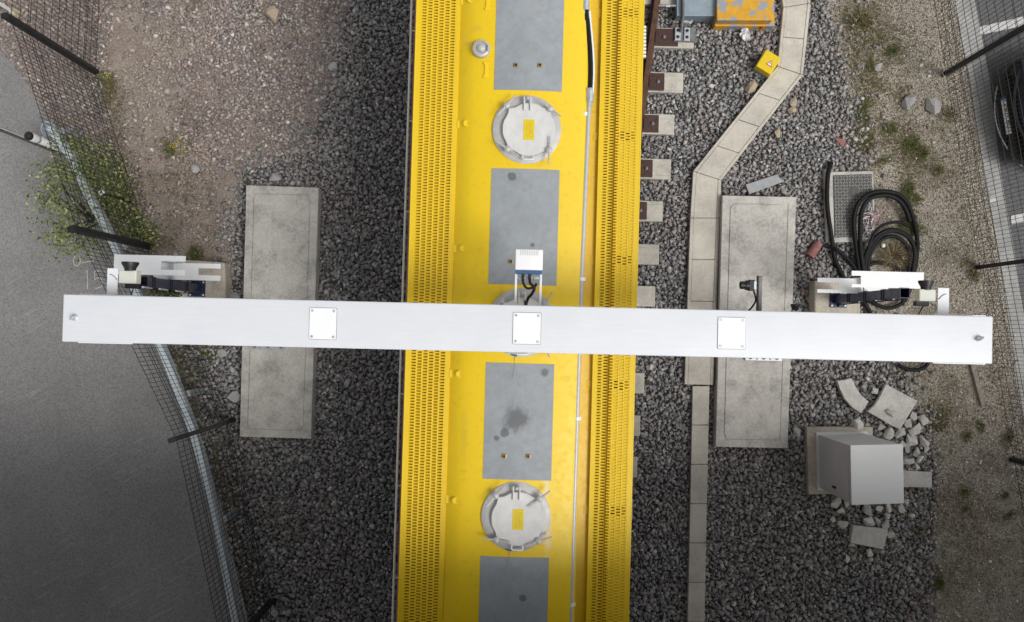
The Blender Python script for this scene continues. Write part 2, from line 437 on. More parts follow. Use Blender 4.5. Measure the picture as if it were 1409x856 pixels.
def stones(name, layers, templ, m):
    """layers: (points, rmin, rmax, z0, zspread)"""
    V, Fc, n = [], [], 0
    for pts, r0, r1, z0, zs in layers:
        tid = rng.integers(0, len(templ), len(pts))
        for t, (tv, tf) in enumerate(templ):
            p = pts[tid == t]; k = len(p)
            if not k: continue
            r = (r0+(r1-r0)*rng.beta(1.6, 2.4, k))
            a = rng.uniform(0, 2*np.pi, k); b = rng.normal(0, .3, k); c = rng.normal(0, .3, k)
            el = rng.uniform(.86, 1.18, k)
            v = tv[None]*r[:, None, None]; v = v*np.stack([el, 1/el, np.ones(k)], 1)[:, None, :]
            cb, sb = np.cos(b)[:, None], np.sin(b)[:, None]
            y = v[..., 1]*cb-v[..., 2]*sb; z = v[..., 1]*sb+v[..., 2]*cb; x = v[..., 0]
            cc, sc_ = np.cos(c)[:, None], np.sin(c)[:, None]
            x, z = x*cc+z*sc_, -x*sc_+z*cc
            ca, sa = np.cos(a)[:, None], np.sin(a)[:, None]
            x, y = x*ca-y*sa, x*sa+y*ca
            w = np.stack([x+p[:, :1], y+p[:, 1:], z+(z0+rng.uniform(0, 1, k)*zs)[:, None]], -1)
            V.append(w.reshape(-1, 3))
            ids = (np.arange(k)*len(tv))[:, None, None]+tf[None]+n
            Fc.append(ids.reshape(-1, 3)); n += k*len(tv)
    V = np.concatenate(V); Fc = np.concatenate(Fc)
    me = bpy.data.meshes.new(name)
    me.vertices.add(len(V)); me.vertices.foreach_set('co', V.ravel().astype(np.float32))
    me.loops.add(Fc.size); me.loops.foreach_set('vertex_index', Fc.ravel().astype(np.int32))
    me.polygons.add(len(Fc)); me.polygons.foreach_set('loop_start', np.arange(0, Fc.size, 3, dtype=np.int32))
    me.update(calc_edges=True); me.validate(); me.materials.append(m)
    o = bpy.data.objects.new(name, me); COL.objects.link(o); return o

ROADHOLE = [(-2500, -60)]+ROAD_EDGE+[(385, 2200), (-2500, 2200)]
BAL_L = [(640, -160), (490, -160), (480, 0), (458, 110), (425, 205), (335, 238), (322, 330), (318, 420), (262, 462), (225, 478), (300, 690), (338, 856), (385, 1010), (640, 1010)]
BAL_R = [(800, -160), (1122, -160), (1130, 0), (1148, 50), (1163, 110), (1183, 170), (1192, 225), (1180, 250), (1172, 330), (1182, 420), (1222, 470), (1238, 515), (1262, 560), (1288, 650), (1284, 760), (1275, 856), (1268, 1010), (800, 1010)]
sheet('ballast_bed', BAL_L, .004, M['ballast_bed']); sheet('ballast_bed', BAL_R, .004, M['ballast_bed'])
lay = []
for poly in (BAL_L, BAL_R):
    lay.append((scatter_pts(poly, 400, .16, (ROADHOLE,)), .030, .052, .002, .02))
    lay.append((scatter_pts(poly, 250, .26, (ROADHOLE,)), .03, .066, .028, .02))
    lay.append((scatter_pts(poly, 260, .12, (ROADHOLE,)), .012, .024, .022, .02))
o = stones('ballast', lay, TEMPL, M['ballast'])
tag(o, 'angular grey railway ballast spread on both sides of the yellow vehicle', 'ballast', kind='stuff')
MIX = [(150, -160), (500, -160), (488, 0), (468, 110), (435, 205), (345, 242), (330, 330), (318, 400), (250, 395), (215, 330), (200, 250), (160, 130)]
MIX_A = [(330, -160), (500, -160), (488, 0), (468, 110), (435, 205), (345, 250), (230, 230), (260, 120)]
MIX_B = [(180, -160), (340, -160), (330, 60), (340, 170), (330, 250), (255, 235), (210, 180), (170, 60)]
STRIP = [(-220, -160), (165, -160), (150, 100), (222, 330), (250, 440), (218, 470), (158, 335), (100, 228), (68, 168), (45, 125), (0, 68), (-140, -60)]
o = stones('mixed_gravel', [(patchy(scatter_pts(MIX_A, 620, .32), 2., -.35, 0), .022, .052, .008, .022), (patchy(scatter_pts(MIX_B, 520, .25), 2.2, .1, 1), .02, .052, .004, .02), (patchy(scatter_pts(MIX, 520, .15), 2.4, -.1, 2), .014, .036, .0, .016),
    (scatter_pts(MIX, 1300, .1), .006, .014, .0, .006), (scatter_pts(MIX, 26, .1), .04, .075, .006, .012), (scatter_pts(STRIP, 420, .03, (ROADHOLE,)), .026, .056, .004, .02), (scatter_pts(STRIP, 900, .03, (ROADHOLE,)), .01, .02, .004, .012)], TEMPL, M['mixed_stone'])
tag(o, 'loose purplish brown gravel and stones beside the left fence', 'gravel', kind='stuff')
SOIL_R = [(1105, -160), (1275, -160), (1312, 0), (1335, 110), (1354, 240), (1376, 360), (1394, 480), (1425, 680), (1455, 1010), (1250, 1010), (1262, 760), (1270, 650), (1240, 560), (1220, 515), (1200, 470), (1172, 400), (1160, 240), (1150, 110), (1120, 0)]
FSTRIP = [(1262, -160), (1310, -10), (1333, 110), (1352, 240), (1374, 360), (1392, 480), (1423, 680), (1450, 1010), (1440, 1010), (1398, 680), (1368, 480), (1347, 360), (1322, 240), (1305, 110), (1285, 0), (1235, -160)]
o = stones('pale_gravel', [(scatter_pts(SOIL_R, 1900, .05), .006, .015, .0, .006), (scatter_pts(SOIL_R, 620, .08), .011, .026, .0, .01), (scatter_pts(SOIL_R, 60, .1), .02, .04, .0, .01), (scatter_pts(SOIL_R, 9, .06), .035, .06, .0, .01),
    (scatter_pts(FSTRIP, 1300, .02), .010, .026, .004, .012),
    (scatter_pts([(1230, 560), (1290, 560), (1300, 690), (1270, 760), (1180, 790), (1130, 720), (1130, 690), (1240, 690)], 300, .06), .014, .042, .03, .03)], TEMPL_S, M['pebble'])
tag(o, 'pale small pebbles on the sandy ground by the right fence', 'gravel', kind='stuff')

# ================================================================== RAIL VEHICLE
T_ORG = P(716.9, 455, 3.8); T_RZ = -math.atan(19.3/681)
train = empty('rail_vehicle', (T_ORG.x, T_ORG.y, 0), T_RZ, 'long yellow rail vehicle with perforated walkways and round roof hatches', 'rail vehicle')
TI = wmat(train).inverted()
def TL(px, py, z): return TI @ P(px, py, z)
V0, V1 = -5.6, 5.6                               # modelled length of the vehicle that the photo can see, plus a margin
def extrude_profile(name, prof, m, v0=V0, v1=V1, parent=train, nseg=1, smooth=None):
    o = MB(); n = len(prof); vs_ = []
    for k in range(nseg+1):
        y = v0+(v1-v0)*k/nseg
        vs_ += [(u, y, z) for u, z in prof]
    fs = [(k*n+i, k*n+i+1, (k+1)*n+i+1, (k+1)*n+i) for k in range(nseg) for i in range(n-1)]
    o.add(vs_, fs); return o.build(name, m, parent, True, smooth)
def zr(u):                                        # roof height at lateral offset u
    a = abs(u)
    return 3.95-.16*a*a if a < .6 else 3.95-.16*a*a-.9*(a-.6)**1.6
US = [-1.05, -.98, -.9, -.84, -.78, -.72, -.66, -.6, -.5, -.4, -.3, -.2, -.1, 0, .1, .2, .3, .4, .5, .58, .63, .66, .68]
def sm(px, py): q = TL(px, py, 3.92); return (q.x+.185, q.y)
M['roof_yellow'] = m_yellow('roof_yellow_paint', (.87, .60, .008), .4, [(*sm(752, 668), .05, .25, (.75, .72, .6), .6), (*sm(754, 735), .06, .30, (.75, .72, .6), .55), (*sm(648, 58), .12, .03, (.55, .33, .12), .6), (*sm(655, 38), .08, .06, (.5, .36, .06), .4), (*sm(638, 600), .05, .5, (.5, .36, .06), .3), (*sm(690, 405), .05, .12, (.5, .36, .06), .35), (*sm(740, 225), .2, .05, (.5, .36, .06), .3)])
extrude_profile('roof', [(u, zr(u)) for u in US], M['roof_yellow'], smooth=40)
zg = zr(.68)
extrude_profile('gutter', [(.68, zg), (.69, zg-.10), (.80, zg-.12), (1.0, zg-.13), (1.0, zg-.02)], M['gutter'])
# body shell: wider at the waist than at the roof edge
body = [(-.99, zr(-.99)), (-1.02, 3.46), (-1.22, 3.45), (-1.30, 3.30), (-1.455, 2.6), (-1.47, 1.9), (-1.44, 1.1), (-1.2, .95), (1.2, .95), (1.40, 1.1), (1.42, 1.9), (1.41, 2.6), (1.32, 3.45), (1.28, 3.60), (1.02, 3.60), (1.0, 3.5)]
g = NG('body_side_livery'); vec = g.coord()      # yellow upper side, orange and blue bands along the waist
sp = g.n('ShaderNodeSeparateXYZ'); g.l(vec, sp.inputs[0])
band = g.ramp(g.math('MULTIPLY', sp.outputs[2], .3), [(.0, (.02, .02, .025)), (.16, (.02, .06, .24)), (.52, (.02, .06, .24)), (.53, (.62, .22, .01)), (.62, (.62, .22, .01)), (.63, (.62, .38, .01))], 'CONSTANT')
M['livery'] = g.out(band, .45)
extrude_profile('body_side', body, M['livery'])
for vv in (V0, V1):                              # closed ends of the modelled length
    o = MB(); pr = body; o.add([(u, vv, z) for u, z in pr]+[(0, vv, zr(0))], [tuple(range(len(pr)))])
    o.build('end_panel', M['yellow'], train, True)
fl = MB()
for vv in (-4.0, -2.2, 2.2, 4.0):
    w = MB()
    for s in (-1, 1):
        w.tube([(s*.80, vv, .46), (s*.68, vv, .46)], .42, 24)
    w.tube([(-.7, vv, .46), (.7, vv, .46)], .08, 10)
    w.build('wheelset', M['grey_iron'], train, True, 40)
for vv in (-3.1, 3.1):
    b = MB(); b.box((0, vv, .62), (2.1, 2.6, .25)); b.build('bogie_frame', M['black'], train, True, None, .03)
MBU = MB(); MBU.box((0, 0, .9), (2.2, V1-V0-.2, .1)); MBU.build('underframe', M['black'], train, True)

# walkway gratings with real slots
def grating(u0, u1, z, ncol, name='walkway_grating'):
    o = MB(); rp = .0335; cw = (u1-u0-.10)/ncol; sw, sh = cw*.80, .0165; th = .006
    nrow = int((V1-V0)/rp)
    for c in range(ncol):
        uc = u0+.05+cw*(c+.5); off = (c % 2)*rp/2
        ua, ub = uc-cw/2, uc+cw/2
        for r_ in range(nrow-1):
            vc = V0+rp*(r_+.5)+off; va, vb = vc-rp/2, vc+rp/2
            k = sh*.5; hx = sw/2; e = hx*.82
            hole = [(uc-hx, vc), (uc-e, vc-k), (uc+e, vc-k), (uc+hx, vc), (uc+e, vc+k), (uc-e, vc+k)]
            vs_ = [(ua, va, z), (ub, va, z), (ub, vb, z), (ua, vb, z)]+[(x, y, z+.0025) for x, y in hole]+[(x, y, z-th) for x, y in hole]
            fs = [(0, 1, 6, 5), (1, 7, 6), (1, 2, 7), (2, 8, 7), (2, 3, 9, 8), (3, 4, 9), (3, 0, 4), (0, 5, 4)]
            fs += [(4+i, 4+(i+1) % 6, 10+(i+1) % 6, 10+i) for i in range(6)]
            o.add(vs_, fs)
    o.box(((u0+u0+.05)/2, 0, z-.012), (.05, V1-V0, .03)); o.box(((u1+u1-.05)/2, 0, z-.012), (.05, V1-V0, .03))
    ob = o.build(name, M['grating'], train, True)
    return ob
GZ = 3.80
gl = grating(-1.275, -.785, GZ, 6)
gr = grating(.815, 1.285, GZ, 6)
lip = MB(); lip.box((1.288, 0, GZ-.04), (.012, V1-V0, .09)); lip.build('edge_angle', M['yellow'], train, True)
lip = MB(); lip.box((-1.281, 0, GZ-.04), (.012, V1-V0, .09)); lip.build('edge_angle', M['yellow'], train, True)
tabv = [TL(818, 186, GZ).y+1.405*k for k in range(-5, 5)]
for va, vb in zip(tabv[:-1], tabv[1:]):
    va, vb = max(V0, va+.05), min(V1, vb-.05)
    if vb-va > .1:
        o = MB(); o.box((1.155, (va+vb)/2, GZ-.014), (.25, vb-va, .006)); o.build('cantrail_cover', M['yellow'], train, True)
o = MB(); o.box((-1.03, 0, GZ-.055), (.46, V1-V0, .006)); o.build('walkway_pan', M['gutter'], train, True)
o = MB(); o.box((.935, 0, GZ-.055), (.185, V1-V0, .006)); o.build('walkway_pan', M['gutter'], train, True)
# tabs that hold the gratings
for k in range(-4, 4):
    v = TL(626, 171, GZ).y-1.405*k if False else TL(626, 171, GZ).y+1.405*k
    if not V0 < v < V1: continue
    b = MB(); b.box((-.745, v, GZ+.004), (.085, .09, .012)); b.build('grating_tab', M['yellow'], train, True, None, .003)
    b = MB(); b.lathe((-.675, v, zr(-.675)-.002), [(.042, 0), (.04, .012), (.03, .014), (.028, .006)], 16); b.build('tab_boss', M['yellow'], train, True, 40)
for k in range(-4, 4):
    v = TL(818, 186, GZ).y+1.405*k
    if not V0 < v < V1: continue
    b = MB(); b.box((.80, v, GZ-.06), (.09, .1, .02)); b.box((.775, v, GZ-.12), (.03, .1, .12))
    b.build('grating_tab', M['gutter'], train, True)
    b = MB(); b.box((1.07, v, GZ-.035), (.42, .02, .02)); b.build('grating_bearer', M['gutter'], train, True)
# long white handrail on the near side, below the left walkway
def at_u(px, py, z): return TL(px, py, z)
pr = MB(); pr.tube([(-1.43, V0, 3.08), (-1.43, V1, 3.08)], .014, 8)
pr.build('handrail', M['white'], train, True, 60)
for v in np.arange(V0+.4, V1, 1.1):
    b = MB(); b.tube([(-1.43, v, 3.08), (-1.36, v, 3.04)], .009, 6); b.build('handrail_bracket', M['white'], train, True)
# louvres on the far side (white-yellow fins peeping out past the walkway)
for k in range(9):
    q = TL(888, 38+5*k, 3.3)
    b = MB(); b.box((q.x-.02, q.y, 3.3), (.05, .026, .05)); b.build('side_louvre', M['plate_white'], train, True)

# grey anti-slip panels that follow the roof
def m_panel(name, stains):
    g = NG(name); vec = g.coord()
    n1 = g.noise(2.2, 6, .65, vec); n2 = g.noise(180, 2, .6, vec); n3 = g.noise(12, 5, .7, vec)
    col = g.ramp(n1, [(.25, (.255, .28, .305)), (.55, (.315, .345, .37)), (.8, (.365, .39, .41))])
    col = g.mix(.25, col, g.ramp(n2, [(.35, .3), (.65, .7)]), 'OVERLAY')
    sm = g.math('MULTIPLY', g.ramp(n3, [(.45, 0.), (.75, 1.)]), .55)
    col = g.mix(sm, col, (.25, .245, .235))
    for cx, cy, r_, soft in stains:              # oil drips, each with a place of its own on the panel
        mp = g.n('ShaderNodeMapping'); mp.inputs['Location'].default_value = (-cx/r_, -cy/r_, 0); mp.inputs['Scale'].default_value = (1/r_, 1/r_, 0)
        g.l(vec, mp.inputs[0])
        ln = g.n('ShaderNodeVectorMath', operation='LENGTH'); g.l(mp.outputs[0], ln.inputs[0])
        d = g.math('ADD', ln.outputs['Value'], g.math('MULTIPLY', g.math('SUBTRACT', g.noise(9, 5, .7, vec), .5), 1.5))
        a = g.math('MULTIPLY', g.ramp(d, [(1-soft, 1.), (1., 0.)]), .75)
        col = g.mix(a, col, (.095, .10, .105))
    g.bump(n2, .25, .002)
    return g.out(col, .62)
PANELS = [((728, -330), (728, -195), []), ((729.5, -140), (727, 125), [(-.1, .05, .03, .3)]), ((724, 233), (720.5, 392), [(-.15, .56, .05, .25), (.1, -.2, .03, .5)]),
          ((716, 500), (712, 660), [(-.02, .03, .17, .5), (-.15, -.13, .055, .35), (-.24, -.19, .035, .4), (.27, .55, .06, .5)]), ((708, 766), (702, 928), [(.1, .2, .05, .4)])]
for i, (a, b, st) in enumerate(PANELS):
    va, vb = TL(a[0], a[1], 3.93).y, TL(b[0], b[1], 3.93).y
    uc = 0.0; n = 10; o = MB(); us = [-.378+.756*k/n for k in range(n+1)]
    vs_ = [(u, va, zr(u)+.005) for u in us]+[(u, vb, zr(u)+.005) for u in us]+[(u, va, zr(u)) for u in us]+[(u, vb, zr(u)) for u in us]
    m_ = n+1
    fs = [(k, m_+k, m_+k+1, k+1) for k in range(n)]+[(k, k+1, 2*m_+k+1, 2*m_+k) for k in range(n)]+[(m_+k+1, m_+k, 3*m_+k, 3*m_+k+1) for k in range(n)]
    o.add(vs_, fs); ob = o.build('antislip_panel', m_panel('antislip_grey_%d' % i, st), train, True)
    if i == 3: ob['label'] = 'grey roof panel with dark oil stain'
# fixing sockets on the panels
for px, py in ((710, 90), (743, 90), (703, 360), (737, 360), (694, 628), (727, 628)):
    q = TL(px, py, 3.96); b = MB(); b.box((q.x, q.y, zr(q.x)+.012), (.045, .045, .024)); s_ = b.build('fixing_socket', M['brass'], train, True, None, .004)
    b = MB(); b.lathe((q.x, q.y, zr(q.x)+.024), [(.015, 0), (.015, .006), (.008, .007)], 12); b.build('bolt', M['black'], s_, True) if False else b.build('socket_bolt', M['black'], train, True)
# welded yellow brackets
for px, py in ((669, 97), (671, 4)):
    q = TL(px, py, 3.9); z = zr(q.x); b = MB()
    b.box((q.x, q.y, z+.006), (.035, .13, .014)); b.box((q.x, q.y+.075, z+.006), (.06, .03, .014)); b.box((q.x, q.y-.075, z+.006), (.06, .03, .014))
    b.build('roof_bracket', M['yellow'], train, True, None, .003)
# vent cap
q = TL(662, 65, 4.0); z = zr(q.x); b = MB()
b.lathe((q.x, q.y, z-.02), [(.10, 0), (.10, .05), (.095, .08), (.07, .09), (.068, .07), (.045, .068), (.045, .10), (.03, .115), (.01, .12)], 28)
vc = b.build('vent_cap', M['alu'], train, True, 35)
b = MB(); b.box((q.x+.085, q.y, z+.07), (.03, .07, .03)); b.build('latch', M['alu'], vc) if False else b.build('vent_latch', M['alu'], train, True, None, .004)

# round hatches
def m_sticker():
    g = NG('yellow_sticker'); vec = g.coord()
    sp = g.n('ShaderNodeSeparateXYZ'); g.l(vec, sp.inputs[0])
    lines = g.ramp(g.math('FRACT', g.math('MULTIPLY', sp.outputs[0], 62)), [(.0, 1.), (.35, 1.), (.42, 0.), (1., 0.)])
    brk = g.ramp(g.noise(70, 2, .5, vec), [(.42, 0.), (.5, 1.)])
    inside = g.math('MULTIPLY', g.math('LESS_THAN', g.math('ABSOLUTE', sp.outputs[1]), .085), g.math('LESS_THAN', g.math('ABSOLUTE', sp.outputs[0]), .042))
    a = g.math('MULTIPLY', g.math('MULTIPLY', lines, brk), g.math('MULTIPLY', inside, .45))
    return g.out(g.mix(a, (.74, .55, .005), (.18, .14, .03)), .5)
M['sticker'] = m_sticker()
def scallop(r0):                                  # lid outline with four clamp ears
    pts = []
    for k in range(72):
        a = 2*math.pi*k/72; r_ = r0
        for e in (math.pi*.25, math.pi*.75, math.pi*1.25, math.pi*1.75):
            d = abs((a-e+math.pi) % (2*math.pi)-math.pi)
            r_ += .03*math.exp(-(d/.09)**2)-.006*math.exp(-((d-.3)/.1)**2)
        pts.append((r_*math.cos(a), r_*math.sin(a)))
    return pts
def hatch(px, py, seed, blue):
    rr = random.Random(seed); q = TL(px, py, 4.0); z = zr(q.x)
    base = MB(); base.lathe((q.x, q.y, z-.07), [(.385, 0), (.382, .072), (.372, .078), (.30, .08)], 64)
    hb = base.build('hatch', M['alu'], train, True, 40)
    def sub(mb, name, m, **kw):                   # sub-part in vehicle coordinates
        mb.v = [(x-hb.location.x, y-hb.location.y, z_-hb.location.z) for x, y, z_ in mb.v]
        return mb.build(name, m, hb, True, **kw)
    zt = z+.012; o = MB(); pl = [(q.x+.022+x, q.y-.012+y) for x, y in scallop(.292)]; pt = [(q.x+.022+x*.985, q.y-.012+y*.985) for x, y in scallop(.292)]
    o.prism(pl, zt, zt+.055); o.prism(pt, zt+.055, zt+.062); lid = sub(o, 'lid', M['lid'], smooth=35)
    top = zt+.062; cx, cy = q.x+.022, q.y-.012
    o = MB(); o.box((cx, cy-.005, top+.002), (.12, .225, .003)); sub(o, 'sticker', M['sticker'])
    for s in (-.035, .035):
        o = MB(); o.box((q.x+s, q.y+.27, top+.005), (.014, .15, .05)); sub(o, 'hinge_arm', M['lid'])
    o = MB(); o.tube([(q.x-.05, q.y+.325, top+.01), (q.x+.05, q.y+.325, top+.01)], .018, 10); o.lathe((q.x, q.y+.325, top), [(.022, 0), (.02, .05), (.01, .06)], 14); sub(o, 'hinge_pin', M['alu'])
    o = MB(); yb = cy-.30
    o.tube(smooth_path([(cx-.055, yb+.02, top-.02), (cx-.06, yb-.03, top+.01), (cx, yb-.036, top+.014), (cx+.06, yb-.03, top+.01), (cx+.055, yb+.02, top-.02)], 5), .0085, 8); sub(o, 'handle', M['white'], smooth=60)
    for i, e in enumerate((.25, .75, 1.25, 1.75)):
        a = math.pi*e; rx = .325 if i != 1 else .355
        x, y = cx+rx*math.cos(a), cy+rx*math.sin(a); zz = top+.01
        o = MB(); o.lathe((x, y, zz-.05), [(.014, 0), (.014, .05), (.034, .055), (.036, .08), (.02, .095)], 14)
        th = rr.uniform(0, math.pi) if i != 1 else R(50); L_ = .15
        d = Vector((math.cos(th), math.sin(th), 0))
        for s in (-1, 1):
            o.tube([(x+d.x*s*.02, y+d.y*s*.02, zz+.02), (x+d.x*s*.07, y+d.y*s*.07, zz+.03), (x+d.x*s*L_, y+d.y*s*L_, zz+.035)], [.014, .010, .009], 7)
        sub(o, 'wing_clamp', M['alu'], smooth=50)
    if blue:
        o = MB(); o.box((cx-.09, cy-.352, top-.05), (.06, .014, .012), R(-12)); sub(o, 'seal_tag', M['blue'])
        o = MB(); o.tube([(cx-.08, cy-.36, top-.06), (cx-.085, cy-.5, z+.01), (cx-.1, cy-.6, z+.012)], .0025, 5); sub(o, 'seal_wire', M['alu'])
for i, (px, py) in enumerate(((732.5, -91), (725, 177), (717.5, 444), (710, 712), (702, 980))): hatch(px, py, 5+i, i in (2, 3))

# conduit, hose and clips along the right of the roof
o = MB(); up_ = .70; pz = 3.86
def cu(px, py): q = TL(px, py, pz); return (q.x, q.y, pz)
o.tube([cu(810.5, 140), cu(800, 384), cu(785, 856), (cu(780, 985)[0], V0, pz)], .0255, 12); o.build('conduit_pipe', M['pipe'], train, True, 60)
o = MB(); o.tube(smooth_path([cu(805, -160), cu(806.5, 10), cu(809, 30), cu(812.5, 70), cu(813.5, 100), cu(812.5, 132)], 6), .036, 14); o.build('flexible_hose', M['rubber'], train, True, 60)
o = MB(); o.tube(smooth_path([cu(811, 16), cu(812, 30), cu(815.5, 70), cu(816.5, 100), cu(815, 130)], 6), .0145, 10); o.v = [(x, y, z+.018) for x, y, z in o.v]; o.build('hose_white_strip', M['white'], train, True, 60)  # thin white tube laid along the right of the hose
for y_, L_ in ((8, .11), (133, .12)):
    q = cu(806 if y_ < 50 else 811.5, y_); b = MB()
    b.tube([(q[0], q[1]-L_/2, pz), (q[0], q[1]+L_/2, pz)], .045, 12)
    b.tube([(q[0], q[1]-L_*.9, pz), (q[0], q[1]-L_*.5, pz)], .034, 8); b.tube([(q[0], q[1]+L_*.5, pz), (q[0], q[1]+L_*.75, pz)], .050, 6)
    b.build('hose_coupling', M['galv'], train, True, 40)
for px, py in ((804, 157), (799, 384), (793, 576), (785.5, 832)):
    q = cu(px, py); b = MB(); b.box((q[0]+.005, q[1], pz-.02), (.10, .04, .02)); b.box((q[0]-.045, q[1], pz), (.04, .05, .03)); b.tube([(q[0]+.01, q[1]-.02, pz), (q[0]+.01, q[1]+.02, pz)], .029, 10)
    b.build('pipe_clip', M['plate_white'], train, True, None, .003)

# ================================================================== ADDED CANOPY, out of view to the south, put there to shade the foreground
cz = 5.75; ye = -2.9
cp = empty('added_shade_canopy', (0, ye-6, 0), 0, 'flat grey canopy, unseen, added south of the gantry to shade the foreground', 'canopy')
b = MB(); b.box((0, ye-6, cz+.1), (30, 12, .2)); b.build('roof_deck', M['grey_iron'], cp, bevel=.01)
b = MB(); b.box((0, ye-.03, cz+.02), (30.1, .08, .34)); b.build('fascia', M['machine_grey'], cp, bevel=.006)
for k in range(11):
    x = -14.5+2.9*k; b = MB(); b.box((x, ye-6.05, cz-.1), (.12, 11.8, .19)); b.build('rafter', M['grey_iron'], cp)
for x in (-14, -4.6, 5.2, 14):
    for y in (ye-3.2, ye-11):
        b = MB(); b.box((x, y, (cz-.2)/2), (.22, .22, cz-.2)); b.build('column', M['grey_iron'], cp, bevel=.01)

# ================================================================== TRACK
def rail(name, pts, label, z0=.10):
    prof = [(-.07, 0), (.07, 0), (.07, .012), (.012, .03), (.012, .115), (.036, .125), (.036, .158), (-.036, .158), (-.036, .125), (-.012, .115), (-.012, .03), (-.07, .012)]
    o = MB(); vs_ = []; pts = [Vector(p) for p in pts]; n = len(prof)
    for i, p in enumerate(pts):
        t = (pts[min(i+1, len(pts)-1)]-pts[max(i-1, 0)]).normalized(); nn = Vector((t.y, -t.x, 0))
        vs_ += [(p.x+nn.x*u, p.y+nn.y*u, z0+z) for u, z in prof]
    fs = [(k*n+i, k*n+(i+1) % n, (k+1)*n+(i+1) % n, (k+1)*n+i) for k in range(len(pts)-1) for i in range(n)]
    fs += [tuple(range(n)), tuple(range((len(pts)-1)*n, len(pts)*n))]
    o.add(vs_, fs)
    return tag(o.build(name, M['rust'], smooth=None), label, 'rail', 'track rails')
TM = wmat(train)
def tr(u, v): q = TM @ Vector((u, v, 0)); return (q.x, q.y, 0)
rail('rail', [tr(-.755, V0-1), tr(-.755, V1+1)], 'running rail under the left side of the yellow vehicle')
rail('rail', [tr(.755, V0-1), tr(.755, V1+1)], 'running rail under the right side of the yellow vehicle')
rd = [P(904+(0-y)*.137, y, .25) for y in (-160, -60, 0, 70, 140, 230, 320)]
dirv = rd[3]-rd[4]
rail('rail', [(p.x, p.y, 0) for p in rd]+[(P(857, 450, .25).x, P(857, 450, .25).y, 0), (P(838, 700, .25).x, P(838, 700, .25).y, 0)], 'rusty brown diverging rail beside the right edge of the yellow vehicle')
SLEEP = [(972, -20-44), (962, 0-6), (955, 53), (940, 114), (928, 171.5), (923, 233), (912, 291), (907, 350.5), (901.6, 408), (894, 468), (886.6, 527.5), (881, 586), (877, 643), (871, 701.5), (866, 760), (861, 818)]
ords = ['', '', '', 'first', 'second', 'third', 'fourth', 'fifth', 'sixth']
names = ['concrete sleeper under the grey switch machine box', 'concrete sleeper under the switch machine linkage', 'concrete sleeper carrying the grey clamp plate below the switch machine',
         'concrete sleeper first below the clamp plate beside the rusty rail', 'concrete sleeper second below the clamp plate, brown baseplate showing', 'concrete sleeper third below the clamp plate, level with the trough bend', 'concrete sleeper end with a cracked corner, two above the white beam by one gap',
         'concrete sleeper end second above the white beam', 'concrete sleeper end just above the white beam', 'concrete sleeper hidden under the white beam', 'concrete sleeper end just below the white beam', 'concrete sleeper end second below the white beam', 'concrete sleeper end third below the white beam',
         'concrete sleeper end fourth below the white beam, barely showing', 'concrete sleeper lowest but one, mostly under the vehicle', 'concrete sleeper lowest, mostly under the vehicle']
names[6] = 'concrete sleeper end third above the white beam'
SLOPE = math.atan(-.028)
for i, (xr, yc) in enumerate(SLEEP):
    z = .11; a = P(xr, yc, z); L_ = 3.2; th = R(-1.6)
    s = empty('sleeper', (a.x-L_/2*math.cos(th), a.y-L_/2*math.sin(th), -.05), th, names[i], 'sleeper', 'concrete sleepers of the switch')
    b = MB(); b.box((0, 0, .08), (L_, .315, .16)); b.build('beam', M['sleeper'], s, True, None, .012)
    for y_ in (-.10, .10):
        b = MB(); b.box((L_/2-.16, y_, .1615), (.28, .008, .004)); b.build('casting_line', M['concrete'], s, True)
    # baseplate next to the diverging rail
    rx = 904+(0-yc)*.137
    if yc < 320 and yc > 0:
        q = wmat(s).inverted() @ P(rx, yc, .2)
        ext = .42 if i == 2 else .30
        b = MB(); b.box((q.x+ext/2, 0, .172), (ext, .27, .025)); b.box((q.x+.11, 0, .192), (.10, .17, .02)); bp = b.build('baseplate', M['chair'], s, True, None, .01)
        b = MB(); b.lathe((q.x+.2, 0, .18), [(.028, 0), (.028, .02), (.02, .022), (.02, .045), (.008, .05)], 10); b.build('bolt', M['grey_iron'], s, True, 40)
# clamp plate on the third sleeper
c0 = P(942, 48, .14)
s = empty('clamp_plate', (c0.x, c0.y, .115), R(-2), 'grey iron clamp plate with four bolts on the sleeper below the switch machine', 'clamp plate')
b = MB(); b.box((0, 0, .02), (.33, .22, .04)); b.build('plate', M['grey_iron'], s, True, None, .006)
for x in (-.11, .03): 
    b = MB(); b.box((x, 0, .055), (.09, .2, .03)); b.build('pad', M['galv'], s, True, None, .006)
    for y in (-.05, .05):
        b = MB(); b.lathe((x, y, .07), [(.024, 0), (.024, .012), (.012, .014), (.012, .03)], 8); b.build('bolt', M['black'], s, True)
# switch machine
q = P(955, -10, .35); s = empty('switch_machine', (P(1025, -5, 0).x, P(1025, -5, 0).y, 0), R(-2), 'yellow switch machine with peeling paint and grey drive box', 'switch machine')
def bx(name, x0, y0, x1, y1, z0, z1, m, par, bev=.006):
    a, c = P(x0, y0, z1), P(x1, y1, z1); b = MB(); b.box(((a.x+c.x)/2, (a.y+c.y)/2, (z0+z1)/2), (abs(c.x-a.x), abs(c.y-a.y), z1-z0), 0)
    return b.build(name, m, par, False, None, bev)
g = NG('peeling_orange_paint'); vec = g.wpos()
n1 = g.noise(5.5, 6, .62, vec, .3)
a = g.ramp(n1, [(.51, 0.), (.535, 1.)])
col = g.mix(a, g.ramp(g.noise(12, 4, .6, vec), [(.3, (.60, .29, .012)), (.7, (.72, .40, .02))]), (.30, .33, .38))
a2 = g.ramp(g.noise(50, 3, .6, vec), [(.68, 0.), (.72, 1.)])
M['peel'] = g.out(g.mix(a2, col, (.16, .08, .03)), .55)
bx('machine_case', 986, -90, 1063, 28, .02, .40, M['peel'], s, .012)
